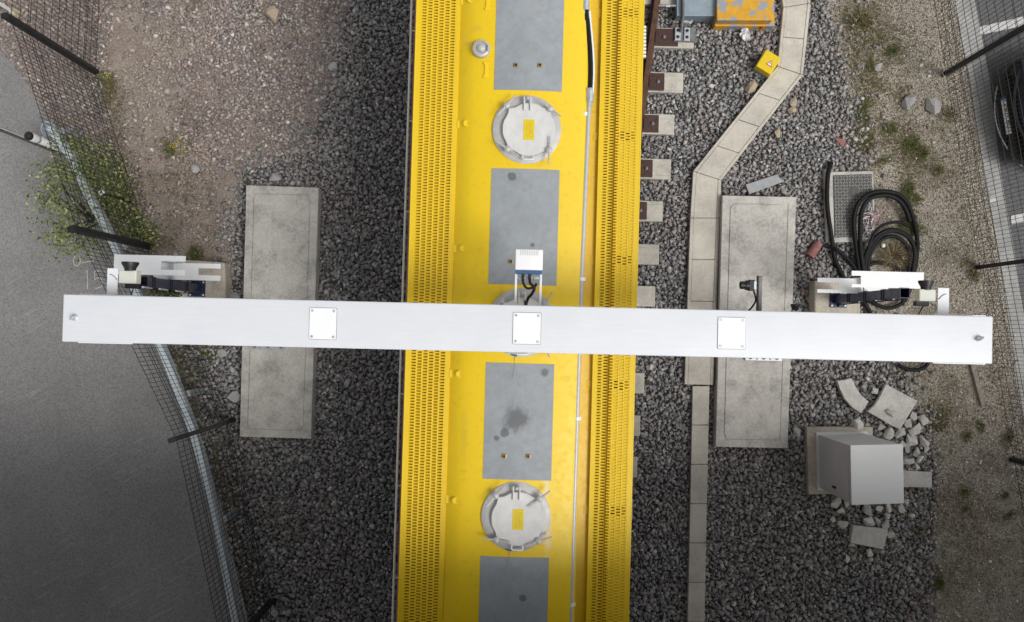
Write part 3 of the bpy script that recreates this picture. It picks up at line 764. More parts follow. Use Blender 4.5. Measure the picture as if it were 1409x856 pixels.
bx('case_flange', 983, -95, 1066, 36, .02, .22, M['peel'], s, .01)
bx('drive_box', 940, -60, 985, 22, .02, .30, M['machine_grey'], s, .008)
bx('drive_bracket', 931, -60, 938, 22, .02, .26, M['machine_grey'], s, .006)
b = MB(); b.tube([P(906, 8, .22), P(933, 8, .22)], .016, 8); b.build('drive_rod', M['steel'], s)
b = MB(); b.tube([P(916, 8, .22), P(922, 8, .22)], .028, 6); b.build('rod_nut', M['steel'], s)
b = MB(); a, c = P(940, -80, .33), P(937, 44, .20); b.tube([a, (a.x, P(0, 20, .33).y, .33), c], .022, 6); b.build('detector_rod', M['grey_iron'], s)
b = MB(); q = P(1048, 35, .2); b.lathe((q.x, q.y, .12), [(.03, 0), (.035, .05), (.02, .08), (.005, .09)], 12); b.build('red_cap', M['red_plastic'], s, smooth=40)

# small yellow box with warning triangle
q = P(1058, 85, .3); th = R(-32)
s = empty('junction_box', (q.x, q.y, 0), th, 'small bright yellow box with electrical warning triangle beside the concrete trough', 'junction box')
M['boxyellow'] = simple('yellow_plastic', (.78, .56, .003), .45, 0, .05)
b = MB(); b.box((0, 0, .08), (.26, .30, .10)); b.build('base', M['machine_grey'], s, True, None, .01)
b = MB(); b.box((0, 0, .21), (.265, .305, .16)); b.build('cover', M['boxyellow'], s, True, None, .018, 3)
t0 = .055; b = MB(); b.add([(-t0+.03, -.05, .2915), (t0+.03, -.05, .2915), (.03, .05, .2915)], [(0, 1, 2)]); b.build('warning_triangle', M['warn_red'], s, True)
t0 = .036; b = MB(); b.add([(-t0+.03, -.039, .2925), (t0+.03, -.039, .2925), (.03, .031, .2925)], [(0, 1, 2)]); b.build('triangle_field', M['plate_white'], s, True)
b = MB(); b.add([(.033, .018, .2935), (.018, -.008, .2935), (.030, -.008, .2935), (.026, -.034, .2935), (.042, -.002, .2935), (.031, -.002, .2935)], [(0, 1, 2, 5), (5, 2, 3, 4)]); b.build('lightning_bolt', M['black'], s, True)

# ================================================================== FOUNDATION SLABS
def quad(pts, z): return [P(x, y, z)[:2] for x, y in pts]
def inset(poly, d):
    c = Vector((sum(p[0] for p in poly)/len(poly), sum(p[1] for p in poly)/len(poly)))
    out = []
    n = len(poly)
    for i in range(n):
        a, b, e = Vector(poly[i-1]), Vector(poly[i]), Vector(poly[(i+1) % n])
        u = (a-b).normalized(); w = (e-b).normalized()
        out.append((b+(u+w)*d))
    return out
def rounded(poly, r, n=4):
    out = []; m_ = len(poly)
    for i in range(m_):
        a, b, e = Vector(poly[i-1]), Vector(poly[i]), Vector(poly[(i+1) % m_])
        u = (a-b).normalized(); w = (e-b).normalized()
        p0, p1 = b+u*r, b+w*r
        for k in range(n+1):
            t = k/n; out.append((p0*(1-t)**2+b*2*t*(1-t)+p1*t*t)[:2])
    return out
def slab(q, label):
    z = .24; pl = quad(q, z); c = [sum(p[i] for p in pl)/4 for i in (0, 1)]
    s = empty('foundation_slab', (c[0], c[1], 0), 0, label, 'concrete slab', 'gantry foundation slabs')
    b = MB(); b.prism(pl, -.1, z-.012); b.build('block', M['concrete'], s, bevel=.008)
    # raised rim and centre panel with a scored joint between them
    inn = inset(pl, .125); o = MB(); n = 4
    vs_ = [(*p, z-.012) for p in pl]+[(*p, z) for p in inset(pl, .006)]+[(*p[:2], z) for p in inset(pl, .118)]+[(*p[:2], z-.012) for p in inset(pl, .12)]
    fs = [(j*4+i, j*4+(i+1) % 4, (j+1)*4+(i+1) % 4, (j+1)*4+i) for j in range(3) for i in range(4)]
    o.add(vs_, fs); o.build('rim', M['concrete'], s)
    o = MB(); o.prism(rounded([Vector(p) for p in inset(pl, .128)], .09), z-.013, z+.003); o.build('centre_panel', M['concrete'], s, bevel=.003, segs=1)
    return s
slab([(338.6, 254.7), (438.5, 258), (428, 604), (329.5, 601)], 'concrete foundation slab on the ballast left of the yellow vehicle')
slab([(994, 268.7), (1096, 271), (1084, 617), (984.6, 615)], 'concrete foundation slab right of the yellow vehicle beside the trough')

# ================================================================== GANTRY
BZ = 5.40
bl, br = P(86, 437.5, BZ), P(1366, 468, BZ)
bd = br-bl; BL = bd.length; bth = math.atan2(bd.y, bd.x); bc = (bl+br)/2
gan = empty('gantry', (bc.x, bc.y, 0), bth, 'white box beam gantry spanning over the yellow vehicle and both slabs', 'gantry')
GI = wmat(gan).inverted()
def GL(px, py, z): return GI @ P(px, py, z)
bw = .448
b = MB(); b.box((0, 0, BZ-.15), (BL, bw, .30)); b.build('beam', M['white_beam'], gan, True, 40, .012, 3)
colx = (GL(370, 470, .24).x, GL(1050, 470, .24).x)
for x in colx:
    b = MB(); b.box((x, 0, (.30+5.09)/2), (.28, .26, 5.09-.30)); b.build('column', M['white'], gan, True, 40, .01)
    sgn = -1 if x < 0 else 1
    fy = GL(370 if x < 0 else 1050, 481 if x < 0 else 496.5, .29).y+.30
    b = MB(); b.box((x, fy, .275), (.56, .60, .035)); b.build('base_plate', M['galv'], gan, True, None, .005)
    for k in (-.2, 0, .2):
        for y in (-.255, .255):
            b = MB(); b.lathe((x+k, fy+y, .29), [(.03, 0), (.03, .006), (.02, .008), (.02, .045), (.008, .05)], 8); b.build('anchor_bolt', M['grey_iron'], gan, True)
    for k in (-.1, .1):
        for y in (-1, 1):
            b = MB(); b.add([(x+k-.006, y*.13, .293), (x+k+.006, y*.13, .293), (x+k+.006, fy*(y < 0)+y*.29, .293), (x+k-.006, fy*(y < 0)+y*.29, .293), (x+k-.006, y*.13, .50), (x+k+.006, y*.13, .50)],
                [(0, 3, 2, 1), (0, 1, 5, 4), (1, 2, 5), (0, 4, 3), (2, 3, 4, 5)]); b.build('gusset', M['galv'], gan, True)
# end flanges showing past the beam
for xa, xb in ((108, 182), (1285, 1357)):
    a, c = GL(xa, 440, 5.1).x, GL(xb, 465, 5.1).x
    b = MB(); b.box(((a+c)/2, .0, 5.085), (c-a, bw+.034, .02)); fo = b.build('flange', M['white'], gan, True, None, .003)
# cover plates
for px, py, w in ((444.5, 445.5, 37), (725, 452, 38), (1006.5, 458.5, 37.5)):
    q = GL(px, py, BZ); hw, hh = w/145.5/2, 43/145.5/2
    b = MB(); b.prism(rounded([Vector((q.x-hw-.004, q.y-hh-.004)), Vector((q.x+hw+.004, q.y-hh-.004)), Vector((q.x+hw+.004, q.y+hh+.004)), Vector((q.x-hw-.004, q.y+hh+.004))], .014), BZ, BZ+.0025)
    b.build('gasket', M['grey_iron'], gan, True)
    b = MB(); b.prism(rounded([Vector((q.x-hw, q.y-hh)), Vector((q.x+hw, q.y-hh)), Vector((q.x+hw, q.y+hh)), Vector((q.x-hw, q.y+hh))], .012), BZ+.0026, BZ+.009)
    cp = b.build('cover_plate', M['plate_white'], gan, True)
    for sx in (-1, 1):
        for sy in (-1, 1):
            b = MB(); b.lathe((sx*(hw-.025), sy*(hh-.025), .0066), [(.0135, -.001), (.0135, .002), (.011, .004), (.006, .004), (.004, .002)], 14)
            so = b.build('screw', M['galv'], cp, True)
# lifting eyes
for px, py in ((101, 437), (1349, 466)):
    q = GL(px, py, BZ+.03); b = MB(); b.lathe((q.x, q.y, BZ), [(.03, 0), (.03, .012), (.02, .018)], 16)
    rr = .025; pth = [(q.x+rr*math.cos(a)*.8, q.y+rr*math.cos(a)*.6, BZ+.04+rr*math.sin(a)) for a in np.linspace(-.5*math.pi, 1.5*math.pi, 15)]
    b.tube(pth, .008, 7); b.build('lifting_eye', M['galv'], gan, True, 50)
# side arms that carry the end cameras
for x0, y0, x1, y1 in ((147.5, 369, 160.8, 405), (1291, 396, 1306, 431.5)):
    a, c = GL(x0, y0, 5.05), GL(x1, y1, 5.05)
    b = MB(); b.box(((a.x+c.x)/2, (a.y+c.y)/2-.02, 5.04), (abs(c.x-a.x), abs(c.y-a.y)+.04, .012)); b.build('side_arm', M['white'], gan, True, None, .003)
    b = MB(); q = ((a.x+c.x)/2, max(a.y, c.y)-.08); sg = 1 if q[0] < 0 else -1
    b.tube([(q[0]+(-.035+.1*t)*sg*.75, q[1]-.055*t*t+.02, 5.049) for t in np.linspace(0, 1, 8)], .004, 5); b.build('slot', M['grey_iron'], gan, True)
# end cameras: housing, hood, mount
def end_camera(x0, y0, x1, y1, hx0, hy0, hx1, hy1, side, label):
    z = 5.05; a, c = P(x0, y0, z), P(x1, y1, z); cx, cy = (a.x+c.x)/2, (a.y+c.y)/2; w, h = abs(c.x-a.x), abs(c.y-a.y)
    s = empty('trackside_camera', (cx, cy, z-.12), bth, label, 'camera')
    b = MB(); b.box((0, 0, .06), (w, h, .12)); b.build('housing', M['cream'], s, True, None, .012, 2)
    ha = P(hx0, hy0, z); hb = P(hx1, hy1, z); hw = (hb.x-ha.x)/2*1.3
    Mx = Matrix.Rotation(R(-90), 3, 'X')
    b = MB(); L_ = (ha.y-hb.y)*1.35; b.lathe((((ha.x+hb.x)/2-cx), h/2-.006, .085), [(hw*.62, 0), (hw*.70, L_*.35), (hw, L_*.8), (hw, L_), (hw*.86, L_), (hw*.5, L_*.5)], 20, Mx); b.build('hood', M['black'], s, True, 40)
    b = MB(); b.box((side*(w/2+.02), -.01, .0), (.05, .06, .02)); b.box((side*(w/2+.01), -.01, .03), (.02, .06, .06)); b.build('mount', M['galv'], s, True, None, .003)
    b = MB(); b.tube(smooth_path([(0, -h/2, .03), (.01, -h/2-.05, .0), (-.02, -h/2-.12, -.02), (0, -h/2-.18, .0)], 4), .006, 6); b.build('cable', M['rubber'], s, True, 60)
    b = MB(); b.box((-side*.01, -h/2-.02, -.0), (w*.8, .05, .07)); b.build('tail_box', M['black'], s, True, None, .006)
end_camera(163, 372, 187.5, 390, 168, 362.7, 185.6, 372, -1, 'cream camera with black hood on the left end of the beam')
end_camera(1265, 398, 1288, 414.5, 1268, 388, 1284, 397.5, 1, 'cream camera with black hood on the right end of the beam')
# centre scanner box on two arms
z = 5.12; a, c = P(709, 343, z), P(747, 375, z)
s = empty('scanner_box', ((a.x+c.x)/2, (a.y+c.y)/2, z-.16), bth, 'white scanner box with blue connector strip held out over the vehicle roof', 'scanner')
w, h = c.x-a.x, a.y-c.y
M['pure_white'] = simple('white_enclosure', (.86, .86, .86), .35, 0, .02)
b = MB(); b.box((0, .012, .08), (w, h-.025, .16)); b.build('housing', M['pure_white'], s, True, 40, .012, 3)
b = MB(); b.box((0, -h/2+.012, .07), (w*.97, .045, .13)); b.build('connector_strip', M['blue'], s, True, None, .004)
for k in range(11):
    b = MB(); b.box((-.085+.017*k, h/2-.035, .1605), (.0055, .05, .004)); b.build('vent_slot', M['galv'], s, True)
for k in (-.055, .012):
    b = MB(); b.tube([(k, -h/2-.005, .07), (k, -h/2-.05, .07)], .016, 10); b.build('gland', M['black'], s, True, 50)
ey = GI @ Vector((0, 0, 0))
b = MB(); b.tube(smooth_path([(-.055, -h/2-.03, .07), (-.05, -h/2-.1, .065), (-.01, -h/2-.15, .06), (.06, -h/2-.135, .055), (.08, -h/2-.10, .05)], 5), .013, 8); b.build('cable', M['rubber'], s, True, 60)
b = MB(); b.tube(smooth_path([(.012, -h/2-.03, .07), (.018, -h/2-.1, .07), (.06, -h/2-.14, .06), (.04, -h/2-.2, .05), (.0, -h/2-.25, .03), (-.02, -h/2-.32, .02)], 5), .015, 8); b.build('cable', M['rubber'], s, True, 60)
b = MB(); b.tube([(-.02, -h/2-.27, .03), (-.02, -h/2-.36, .03)], .018, 10); b.build('gland', M['black'], s, True, 50)
for k in (-1, 1):
    b = MB(); b.box((k*(w/2-.012), -h/2-.165, .03), (.022, .36, .022)); b.build('arm', M['white'], s, True, None, .002)
b = MB(); b.box((0, -h/2-.045, .02), (w, .02, .012)); b.build('cross_bar', M['galv'], s, True, None, .002)
for k in (-.088, .06):
    b = MB(); b.lathe((k, -h/2-.055, .03), [(.012, 0), (.012, .01), (.006, .03)], 8); b.build('terminal', M['galv'], s, True)
# black inspection camera on a bar over the right slab
z = 4.95; q = P(1046, 405, z)
s = empty('inspection_camera', (q.x, q.y, z-.05), bth, 'small black camera on a grey bar above the right slab', 'camera'); s.scale = (1.15, 1.1, 1.1)
b = MB(); b.box((.004, -.01, .02), (.03, .36, .03)); b.build('bar', M['grey_iron'], s, True, None, .003)
b = MB(); b.box((-.016, -.01, .02), (.01, .36, .045)); b.build('bar_flange', M['black'], s, True)
Ry = Matrix.Rotation(R(-90), 3, 'Y')
b = MB(); b.box((-.075, .08, .03), (.05, .10, .07)); b.box((-.036, .10, .03), (.03, .02, .04)); b.box((-.036, .06, .03), (.03, .02, .04)); b.build('body', M['black'], s, True, None, .006)
b = MB(); b.lathe((-.095, .08, .03), [(.045, 0), (.045, .03), (.036, .035), (.036, .075), (.028, .078), (.026, .065)], 18, Ry); b.build('lens', M['black'], s, True, 40)
b = MB(); b.box((-.05, .08, .068), (.02, .07, .004)); b.build('data_plate', M['galv'], s, True)
b = MB(); b.tube(smooth_path([(-.05, .03, .02), (-.03, -.05, .015), (-.06, -.12, .0), (-.13, -.2, -.02)], 5), .008, 7); b.build('cable', M['rubber'], s, True, 60)
q = P(1094, 424, 4.95); s = empty('sensor_hood', (q.x, q.y, 4.9), bth, 'small black sensor hood poking out from under the beam by the right slab', 'sensor')
b = MB(); b.lathe((0, -.03, .05), [(.032, 0), (.034, .03), (.045, .055), (.045, .07), (.035, .07), (.02, .04)], 18, Matrix.Rotation(R(-90), 3, 'X')); b.build('hood', M['black'], s, True, 40)
b = MB(); b.box((0, -.08, .05), (.06, .12, .06)); b.build('mount', M['galv'], s, True, None, .004)

# ================================================================== POSTS AND NOTCHED FRAMES AT THE GANTRY ENDS
def sensor_post(base, ztop, side, frames, label, blk, blabel):
    zb = .30
    bq = [P(x, y, zb) for x, y in blk]; c = [sum(p[i] for p in bq)/4 for i in (0, 1)]
    bo = MB(); bo.prism([p[:2] for p in bq], -.05, zb); blk_o = bo.build('concrete_block', M['concrete_block'], None, bevel=.03, segs=3)
    tag(blk_o, blabel, 'concrete block', 'post footing blocks')
    q = P(*base, zb)
    s = empty('sensor_post', (q.x, q.y, zb), bth, label, 'post', 'posts by the gantry ends')
    b = MB(); b.box((0, 0, .006), (.26, .25, .012)); b.build('base_plate', M['navy'], s, True, None, .003)
    for x in (-.1, .1):
        for y in (-.095, .095):
            b = MB(); b.lathe((x, y, .012), [(.016, 0), (.016, .012), (.01, .014), (.01, .03)], 8); b.build('anchor_bolt', M['steel'], s, True)
    hh = ztop-zb; w = .062; t = .006
    b = MB()
    for x, y, dx, dy in ((0, w-t/2, 2*w, t), (0, -w+t/2, 2*w, t), (w-t/2, 0, t, 2*w-2*t), (-w+t/2, 0, t, 2*w-2*t)):
        b.box((x, y, .012+(hh-.012)/2), (dx, dy, hh-.012))
    b.build('tube', M['navy'], s, True)
    for dx, dy in ((1, 0), (-1, 0), (0, 1), (0, -1)):
        b = MB(); px_, py_ = -dy*.004, dx*.004
        b.add([(dx*w-px_, dy*w-py_, .012), (dx*w+px_, dy*w+py_, .012), (dx*.12+px_, dy*.12+py_, .012), (dx*.12-px_, dy*.12-py_, .012), (dx*w-px_, dy*w-py_, .14), (dx*w+px_, dy*w+py_, .14)],
            [(0, 1, 5, 4), (1, 2, 5), (0, 4, 3), (2, 3, 4, 5), (0, 3, 2, 1)]); b.build('gusset', M['navy'], s, True)
    for zz in (.55, .62, 1.15, 1.22, 1.75, 1.82):
        b = MB(); b.box((0, 0, zz), (2*w+.016, 2*w+.016, .02)); b.build('band', M['black'], s, True)
    for zz in (.7, 1.3, 1.85):                    # white cable clips along the south side
        b = MB(); b.box((0, -w-.012, zz), (.03, .02, .28)); b.build('cable_clip', M['white'], s, True, None, .003)
    b = MB(); b.tube([(-.03, -w-.02, .05), (-.03, -w-.02, hh-.1)], .008, 6); b.build('cable', M['rubber'], s, True)
    # the notched white frame: two plates and a back sheet joining them
    SI = wmat(s).inverted(); zz_ = []
    ext = []
    for (x0, y0, x1, y1, nx0, nx1, ny0, ny1, z) in frames:
        a, c2 = SI @ P(x0, y0, z), SI @ P(x1, y1, z); na, nb = SI @ P(nx0, ny0, z), SI @ P(nx1, ny1, z)
        X0, X1 = min(a.x, c2.x), max(a.x, c2.x); Y1, Y0 = max(a.y, c2.y), min(a.y, c2.y)
        nX0, nX1 = min(na.x, nb.x), max(na.x, nb.x); nY1, nY0 = max(na.y, nb.y), min(na.y, nb.y)
        if side < 0: poly = [(X0, Y0), (X1, Y0), (X1, nY0), (nX0, nY0), (nX0, nY1), (X1, nY1), (X1, Y1), (X0, Y1)]
        else: poly = [(X0, Y0), (X1, Y0), (X1, Y1), (X0, Y1), (X0, nY1), (nX1, nY1), (nX1, nY0), (X0, nY0)]
        b = MB(); b.prism(poly, z-zb-.012, z-zb); b.build('notched_plate', M['plate_white'], s, True, None, .002)
        zz_.append(z); ext.append((X0, X1, Y0, Y1))
    b = MB(); e = ext[0]; zA, zB = zz_[0]-zb-.012, zz_[1]-zb; X0, X1 = -.12, .12
    b.box(((X0+X1)/2, e[3]-.006, (zA+zB)/2), (X1-X0, .008, zA-zB)); b.build('back_sheet', M['plate_white'], s, True)
    for zq in (zB+.1, zA-.1):
        b = MB(); yy = e[3]-.012; b.box((0, (w+yy)/2, zq), (.05, yy-w, .05)); b.build('stand_off', M['galv'], s, True)
sensor_post((271, 397), 2.30, -1, [(157, 350, 254.5, 379.5, 222, 262, 359.5, 372, 2.60), (212, 361, 303, 386.5, 273, 312, 369, 379.5, 1.25)],
    'navy blue post with white notched frame beside the left beam end', [(246, 357), (309, 361), (311, 432), (246, 428)], 'concrete footing block under the left navy post')
sensor_post((1153, 412), 2.62, 1, [(1172, 372.5, 1271, 397.5, 1160, 1184.5, 379, 391, 2.60), (1125, 382, 1222, 405, 1115, 1154, 388, 398.5, 1.25)],
    'navy blue post with white notched frame beside the right beam end', [(1121, 386), (1184, 388), (1184, 442), (1121, 442)], 'concrete footing block under the right navy post')

# ================================================================== CABLE TROUGHS
def trough(label, left, right, lids, lip, name='cable_trough', z=.13):
    """left/right edge polylines (photo pixels at the top), lids: list of pieces per leg"""
    L = [P(*p, z) for p in left]; Rr = [P(*p, z) for p in right]
    c = (L[len(L)//2]+Rr[len(Rr)//2])/2
    s = empty(name, (c.x, c.y, 0), 0, label, 'cable trough')
    for i in range(len(L)-1):
        def cut(f0, f1, t0, t1):
            p = [L[i].lerp(Rr[i], f0).lerp(L[i+1].lerp(Rr[i+1], f0), t0), L[i].lerp(Rr[i], f1).lerp(L[i+1].lerp(Rr[i+1], f1), t0),
                 L[i].lerp(Rr[i], f1).lerp(L[i+1].lerp(Rr[i+1], f1), t1), L[i].lerp(Rr[i], f0).lerp(L[i+1].lerp(Rr[i+1], f0), t1)]
            return [q[:2] for q in p]
        n = lids[i]; leg = (L[i+1]-L[i]).length; gp = .005/leg
        if lip:
            for f0, f1 in ((0, lip-.008), (1-lip+.008, 1)):
                b = MB(); b.prism(cut(f0, f1, gp, 1-gp), -.05, z); b.build('side_wall', M['concrete_lid'], s, bevel=.004, segs=1)
            b = MB(); b.prism(cut(.02, .98, 0, 1), -.06, z-.05); b.build('channel', M['concrete_lid'], s)
        for k in range(n):
            dz = random.uniform(-.004, .002); sk = random.uniform(-.004, .004)
            b = MB(); b.prism(cut(lip+sk, 1-lip+sk, k/n+gp, (k+1)/n-gp), z-.048 if lip else -.03, z-(.004 if lip else 0)+dz); b.build('lid', M['concrete_lid'], s, bevel=.004, segs=1)
    return s
trough('wide pale concrete cable trough bending round between the switch and the right slab',
    [(1060, -120), (1078, 10), (1070, 91), (954, 235.5), (950, 300), (942, 529)], [(1100, -120), (1115.5, 4), (1105, 103), (992.5, 248), (990.5, 300), (981.5, 530)], [3, 2, 4, 1, 4], .115)
trough('narrow concrete cable trough running down below the white beam', [(953.3, 531), (946.5, 856), (943.5, 1000)], [(976.3, 531), (969.2, 856), (966, 1000)], [6, 3], 0)

# ================================================================== SMALL THINGS ON THE RIGHT
# inspection chamber
fr = [P(*p, .10) for p in ((1134.4, 237), (1202, 235), (1205, 332), (1137.7, 334))]; c = (fr[0]+fr[2])/2
s = empty('access_chamber', (c.x, c.y, 0), 0, 'grey patterned access cover in a pale concrete frame under the black cables', 'access cover')
b = MB(); b.prism([p[:2] for p in fr], -.05, .09); b.build('frame', M['concrete'], s, bevel=.006)
M['cover_light'] = simple('tread_relief_tone', (.30, .295, .28), .7, 0, .2, 20)  # tread coloured paler than the cover, relief shading put into the colour
M['cover_grey'] = simple('cover_grey_composite', (.10, .098, .092), .75, 0, .2, 20, .2)
ld = [P(*p, .11) for p in ((1147, 241), (1200, 239.5), (1202, 325), (1149, 327))]
b = MB(); b.prism([p[:2] for p in ld], .085, .105); lo_ = b.build('cover', M['cover_grey'], s, bevel=.003, segs=1)
e1, e2 = ld[1]-ld[0], ld[3]-ld[0]; b = MB()
for i in range(13):
    for j in range(20):
        if 5 <= i <= 7 and 4 <= j <= 6: continue
        q = ld[0]+e1*((i+.5)/13)+e2*((j+.5)/20)
        b.box((q.x, q.y, .1065), (.036, .012, .008), R(45 if (i+j) % 2 else -45))
t_ = b.build('tread_pattern', M['cover_light'], s); t_['kind'] = 'stuff'
q = ld[0]+e1*.5+e2*.275; b = MB(); b.box((q.x, q.y, .107), (.07, .14, .006)); b.build('badge_plate', M['cover_grey'], s, bevel=.003, segs=1)
for f in ((.25, .68), (.25, .75), (.45, .72)):
    q = ld[0]+e1*f[0]+e2*f[1]; b = MB(); b.box((q.x, q.y, .1075), (.028, .028, .007)); b.build('key_hole', M['black'], s)
# black cables
def cable(name, pts, r, label, cat='cable'):
    b = MB(); pth = smooth_path([P(x, y, z) for x, y, z in pts], 6); b.tube(pth, r, 10)
    return tag(b.build(name, M['rubber'], smooth=60), label, cat, 'black cables by the access cover')
cable('cable', [(1144, 224, .08), (1140, 236, .14), (1138, 262, .15), (1139, 290, .15), (1143, 318, .15), (1146, 338, .13), (1149, 356, .1), (1158, 376, .09), (1170, 396, .09), (1190, 418, .09), (1200, 436, .08)], .034, 'thick black cable lying along the left edge of the access cover')
cable('cable', [(1127, 337, .10), (1140, 339, .10), (1152, 344, .17), (1164, 354, .12), (1176, 368, .1), (1190, 385, .1), (1205, 400, .1)], .03, 'black cable leaving the red clay pipe')
def loop(cx, cy, rx, ry, a0, a1, n, z0, z1, jit, seed):
    r_ = random.Random(seed)
    return [(cx+rx*math.cos(R(a0+(a1-a0)*k/n))+r_.uniform(-jit, jit), cy-ry*math.sin(R(a0+(a1-a0)*k/n))+r_.uniform(-jit, jit), z0+(z1-z0)*k/n) for k in range(n+1)]
cable('cable_loop', [(1185, 400, .1), (1183, 375, .12), (1178, 340, .16), (1175, 310, .2), (1177, 290, .22), (1185, 275, .22), (1199, 266, .2), (1218, 263.5, .18), (1237, 268, .15), (1249, 281, .12), (1257, 303, .1), (1262, 330, .1), (1261, 355, .1), (1255, 385, .08), (1245, 410, .08)], .035, 'large outer loop of the coiled black cable')
cable('cable_loop', [(1190, 398, .1), (1188, 372, .16), (1184, 340, .2), (1184, 305, .24), (1188, 284, .26), (1200, 272, .25), (1220, 269, .22), (1236, 275, .2), (1246, 288, .17), (1252, 305, .15)], .034, 'second arc just inside the large black cable loop')
cable('cable_loop', [(1184, 392, .12), (1188, 362, .16), (1196, 340, .2), (1208, 324, .22), (1226, 316, .22), (1244, 321, .2), (1256, 335, .17), (1260, 353, .15), (1257, 375, .12), (1248, 400, .1)], .033, 'middle ring of black cable round the dry grass, outermost')
cable('cable_loop', [(1200, 395, .1), (1194, 368, .14), (1199, 347, .16), (1209, 333, .18), (1225, 325, .18), (1240, 330, .16), (1250, 343, .13), (1252, 360, .12), (1248, 380, .1), (1238, 398, .1), (1220, 404, .1), (1206, 398, .1)], .029, 'middle ring of black cable round the dry grass, innermost')
cable('cable_loop', [(1180, 380, .08), (1190, 368, .1), (1203, 362, .1), (1220, 363, .1), (1236, 370, .1), (1245, 380, .1), (1242, 420, .1)], .029, 'low arc of black cable under the white notched frame')
cable('cable_loop', [(1195, 340, .28), (1205, 318, .28), (1220, 308, .26), (1238, 306, .22), (1250, 312, .16)], .022, 'thin black cable crossing the top of the inner rings')
cable('cable_loop', [(1192, 404, .1), (1190, 380, .14), (1192, 356, .18), (1202, 336, .21), (1216, 322, .22), (1232, 318, .22), (1250, 327, .2), (1258, 343, .17), (1257, 366, .14), (1252, 388, .12), (1243, 405, .1)], .03, 'ring of black cable squeezed between the middle rings')
cable('cable_loop', [(1190, 408, .08), (1204, 418, .1), (1222, 424, .1), (1240, 418, .1), (1250, 404, .1), (1254, 388, .1)], .03, 'bottom arc of black cable behind the right navy post')
cable('cable_loop', [(1236, 502, .08), (1248, 508, .08), (1262, 509, .08), (1274, 504, .08), (1280, 490, .08)], .03, 'arc of black cable peeping out below the right beam end')
# clay pipe stub and red shard
a, c = P(1118, 347, .10), P(1126, 335, .10)
b = MB(); d = (c-a).normalized(); pth = [P(1114, 353, .09), P(1127, 334, .09)]
b.tube(pth, [.072, .066], 16, cap=False); b.tube([pth[0], pth[0].lerp(pth[1], .99)], [.058, .054], 16, cap=False); b.tube([pth[1]-d*.004, pth[1]], .065, 16)
tag(b.build('clay_pipe', M['clay'], smooth=40), 'short red clay pipe stub with black cable coming out', 'pipe')
b = MB(); b.prism([P(*p, .075)[:2] for p in ((1147.5, 189.5), (1165, 192), (1160, 203))], .058, .078)
tag(b.build('clay_shard', M['clay'], bevel=.003), 'triangular red clay shard on the ballast', 'shard')
# grey plank on the ballast above the right slab
q = [P(*p, .09) for p in ((1026, 254), (1069, 240), (1078, 250), (1031, 267))]
b = MB(); b.prism([p[:2] for p in q], .065, .092); M['dullgrey'] = simple('grey_plastic_offcut', (.33, .34, .35), .45, .1, .12, 12)
tag(b.build('offcut', M['dullgrey'], bevel=.004), 'flat grey offcut strip lying on ballast above the right slab', 'offcut')
# crumpled white film near the switch machine
def crumple(name, px, py, rx, ry, seed, label, cat='litter', mat=None):
    r_ = random.Random(seed); b = MB(); c = P(px, py, .075); n = 6; vs_ = []
    for i in range(n+1):
        for j in range(n+1):
            x = (i/n-.5)*2; y = (j/n-.5)*2; k = 1-.35*abs(x*y)
            vs_.append((c.x+x*rx*k+r_.uniform(-.015, .015), c.y+y*ry*k+r_.uniform(-.015, .015), c.z+r_.uniform(0, .06)))
    nv = len(vs_); fs = [(i*(n+1)+j, (i+1)*(n+1)+j, (i+1)*(n+1)+j+1, i*(n+1)+j+1) for i in range(n) for j in range(n)]
    b.add(vs_, fs); o = b.build(name, mat or M['dirtywhite'])
    sm = o.modifiers.new('thick', 'SOLIDIFY'); sm.thickness = .003
    return tag(o, label, cat)
crumple('plastic_litter', 1025, 48, .08, .10, 3, 'crumpled white plastic film on ballast below the yellow switch machine')
crumple('plastic_litter', 945, 28, .11, .06, 4, 'crumpled white plastic tucked under the grey drive box')
# pink and white ribbons in the coil
c = P(1196, 305, .1); s = empty('ribbon_bundle', (c.x, c.y, .05), 0, 'tangle of pink and white ribbons beside the cable coil', 'ribbons')
M['pink'] = simple('pink_ribbon', (.52, .26, .27), .6, 0, .2, 30)
for k in range(34):
    a = random.uniform(0, 2*math.pi); L_ = random.uniform(.06, .24); x, y = random.gauss(0, .05), random.gauss(0, .11)
    pts = [(x, y, random.uniform(.06, .13)), (x+L_*.5*math.cos(a), y+L_*.5*math.sin(a), random.uniform(.05, .15)), (x+L_*math.cos(a+.5), y+L_*math.sin(a+.5), random.uniform(.03, .1))]
    b = MB(); b.tube(smooth_path(pts, 3), .006, 4); b.build('ribbon', M['pink'] if random.random() < .45 else M['dirtywhite'], s, True)
tag(MB().lathe(P(1215, 338, .12), [(.03, 0), (.035, .01), (.025, .03), (.01, .035)], 14).build('white_cap', M['plate_white'], smooth=40), 'small round white cap inside the cable coil', 'cap')
tag(crumple('plastic_litter', 1134, 443-20, .05, .03, 9, 'scrap of white litter beside the right footing block', 'litter'))
tag(MB().box((*P(1105, 402, .08)[:2], .08), (.06, .03, .02), R(15)).build('tin_lid', M['clay'], bevel=.008), 'small red scrap by the right footing block', 'scrap')

